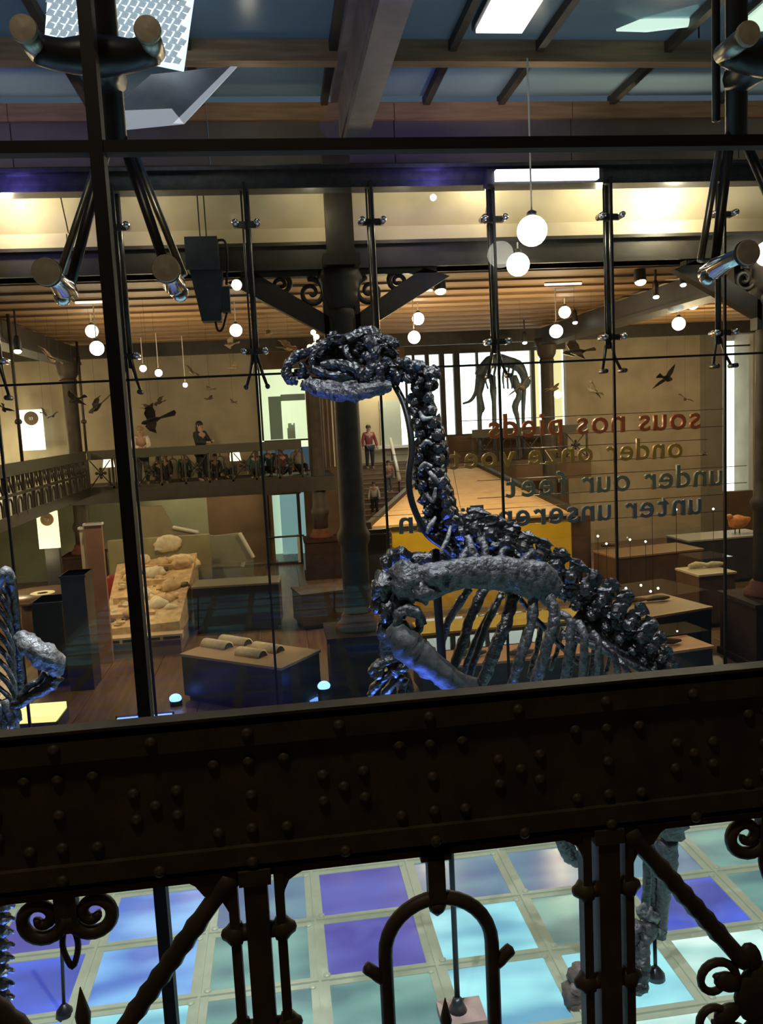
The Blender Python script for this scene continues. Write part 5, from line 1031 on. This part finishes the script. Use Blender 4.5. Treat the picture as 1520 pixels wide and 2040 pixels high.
p = onz(85, 1182, 1.0); rt = thing('round_table', 'brown table with a pale ring under the side gallery', 'table', (p.x, p.y, 0)); MB().lathe([(.9, .92), (.95, .95), (.95, 1.0)], 24, Matrix.Translation((p.x, p.y, 0))).build('top', BRBOX, rt, True); MB().lathe([(.5, 0), (.45, .92)], 16, Matrix.Translation((p.x, p.y, 0))).build('pedestal', BRBOX, rt, True); MB().lathe([(.26, 1.0), (.26, 1.015), (.12, 1.015), (.12, 1.0)], 20, Matrix.Translation((p.x, p.y, 0))).build('pale_ring', PAPER, rt)
# angular grey exhibition walls in the middle ground
for lab, pts, Y, m in [('grey angular exhibit wall with slanting top behind the cabinet', [(395, 1062), (425, 1068), (478, 1062), (505, 1110), (505, 1180), (395, 1180)], 20.5, mat('pale_sage_wall', (.30, .30, .22), .8, 0, .1, 2)), ('low pale slanted exhibit wall behind the diorama', [(270, 1010), (322, 1008), (345, 1050), (395, 1060), (395, 1120), (270, 1120)], 22, mat('olive_wall', (.26, .22, .14), .8, 0, .1, 2))]:
    P = [atY(x, y, Y) for x, y in pts]; t = thing('exhibit_wall', lab, 'partition', (P[0].x, Y, 0)); v = [(p.x, max(p.z, 0) if k < len(P)-2 else 0) for k, p in enumerate(P)]
    MB().prism(v, .12, Matrix.Translation((0, Y, 0))).build('board', m, t); MB().tube([(v[2][0], Y-.03, v[2][1]), (v[3][0], Y-.03, v[3][1])], .05, 6).build('pale_edge', WHITEP, t)
# yellow lit floor panel at lower left
x = [atZ(px, py, .3) for px, py in ((28, 1430), (110, 1425), (132, 1397), (36, 1404))]; t = thing('floor_lightbox', 'low glowing yellow lightbox behind the left skeleton', 'lightbox', (x[0].x, x[0].y, 0))
MB().hexa([Vector((v.x, v.y, .2)) for v in x]+[Vector((v.x, v.y, .3)) for v in x]).build('lit_top', emat('yellow_lightbox', (1, .85, .30), 1.3), t); MB().hexa([Vector((v.x+.02, v.y+.02, .0)) for v in x]+[Vector((v.x+.02, v.y+.02, .2)) for v in x]).build('base', DKBOX, t)
# blue floor spots and strips at the foot of the far glass
for k, (px, py, lab) in enumerate([(350, 1390, 'blue floor spotlight right of the black joint'), (645, 1365, 'bright blue floor spotlight below the column'), (975, 1336, 'blue floor spotlight seen between the ribs'), (1008, 1336, 'small blue floor spotlight right of the one between the ribs'), (1342, 1311, 'white floor spotlight right of the tail')]):
    z = {350: .12, 645: .42}.get(px, .25)
    c = onz(px, py, z); t = thing('floor_spotlight', lab, 'spotlight', (c.x, c.y, 0), 'floor spotlights of the hall'); m = E_WHITE if k == 4 else E_BLUE
    MB().lathe([(.10, 0), (.10, z-.04), (.08, z-.02)], 14, Matrix.Translation((c.x, c.y, 0))).build('housing', STEEL_D, t, True); MB().blob((c.x, c.y-.03, z), (.10, .08, .075), 12, 8).build('lens', m, t, True)
    light('POINT', 'floor_spot_light', (c.x, c.y-.35, z+.15), .2, (.1, .22, 1) if k < 4 else (1, .9, .8), .05)
for lab, px0, px1, py in [('blue light strip on the floor at the foot of the black joint', 232, 340, 1434), ('blue light strip on the floor below the column', 590, 712, 1396), ('short blue light strip left of the raised hand', 690, 735, 1352), ('blue light strip on the floor behind the ribs', 1085, 1118, 1335)]:
    a, b = onz(px0, py, .03), onz(px1, py-(px1-px0)*.05, .03); t = thing('light_strip', lab, 'light strip', ((a.x+b.x)/2, a.y, 0), 'blue floor light strips')
    MB().box((a.x, a.y-.05, .0), (b.x, a.y+.09, .03)).build('diffuser', emat('blue_strip', (.16, .34, 1), 1.4), t); MB().box((a.x-.03, a.y+.09, 0), (b.x+.03, a.y+.12, .05)).build('channel', STEEL_D, t)
KEEP = ('lit_white_window', 'lit_window_light', 'roof_white_light', 'prismatic_light', 'linear_diffuser', 'backlit_sign', 'mint_skylit_pane')
for m in bpy.data.materials:      # small or large-area glow is found by the bounces; only the strong panels are sampled directly
    if m.name not in KEEP: m.cycles.emission_sampling = 'NONE'
for o in bpy.data.objects:
    if '_w' in o: del o['_w']
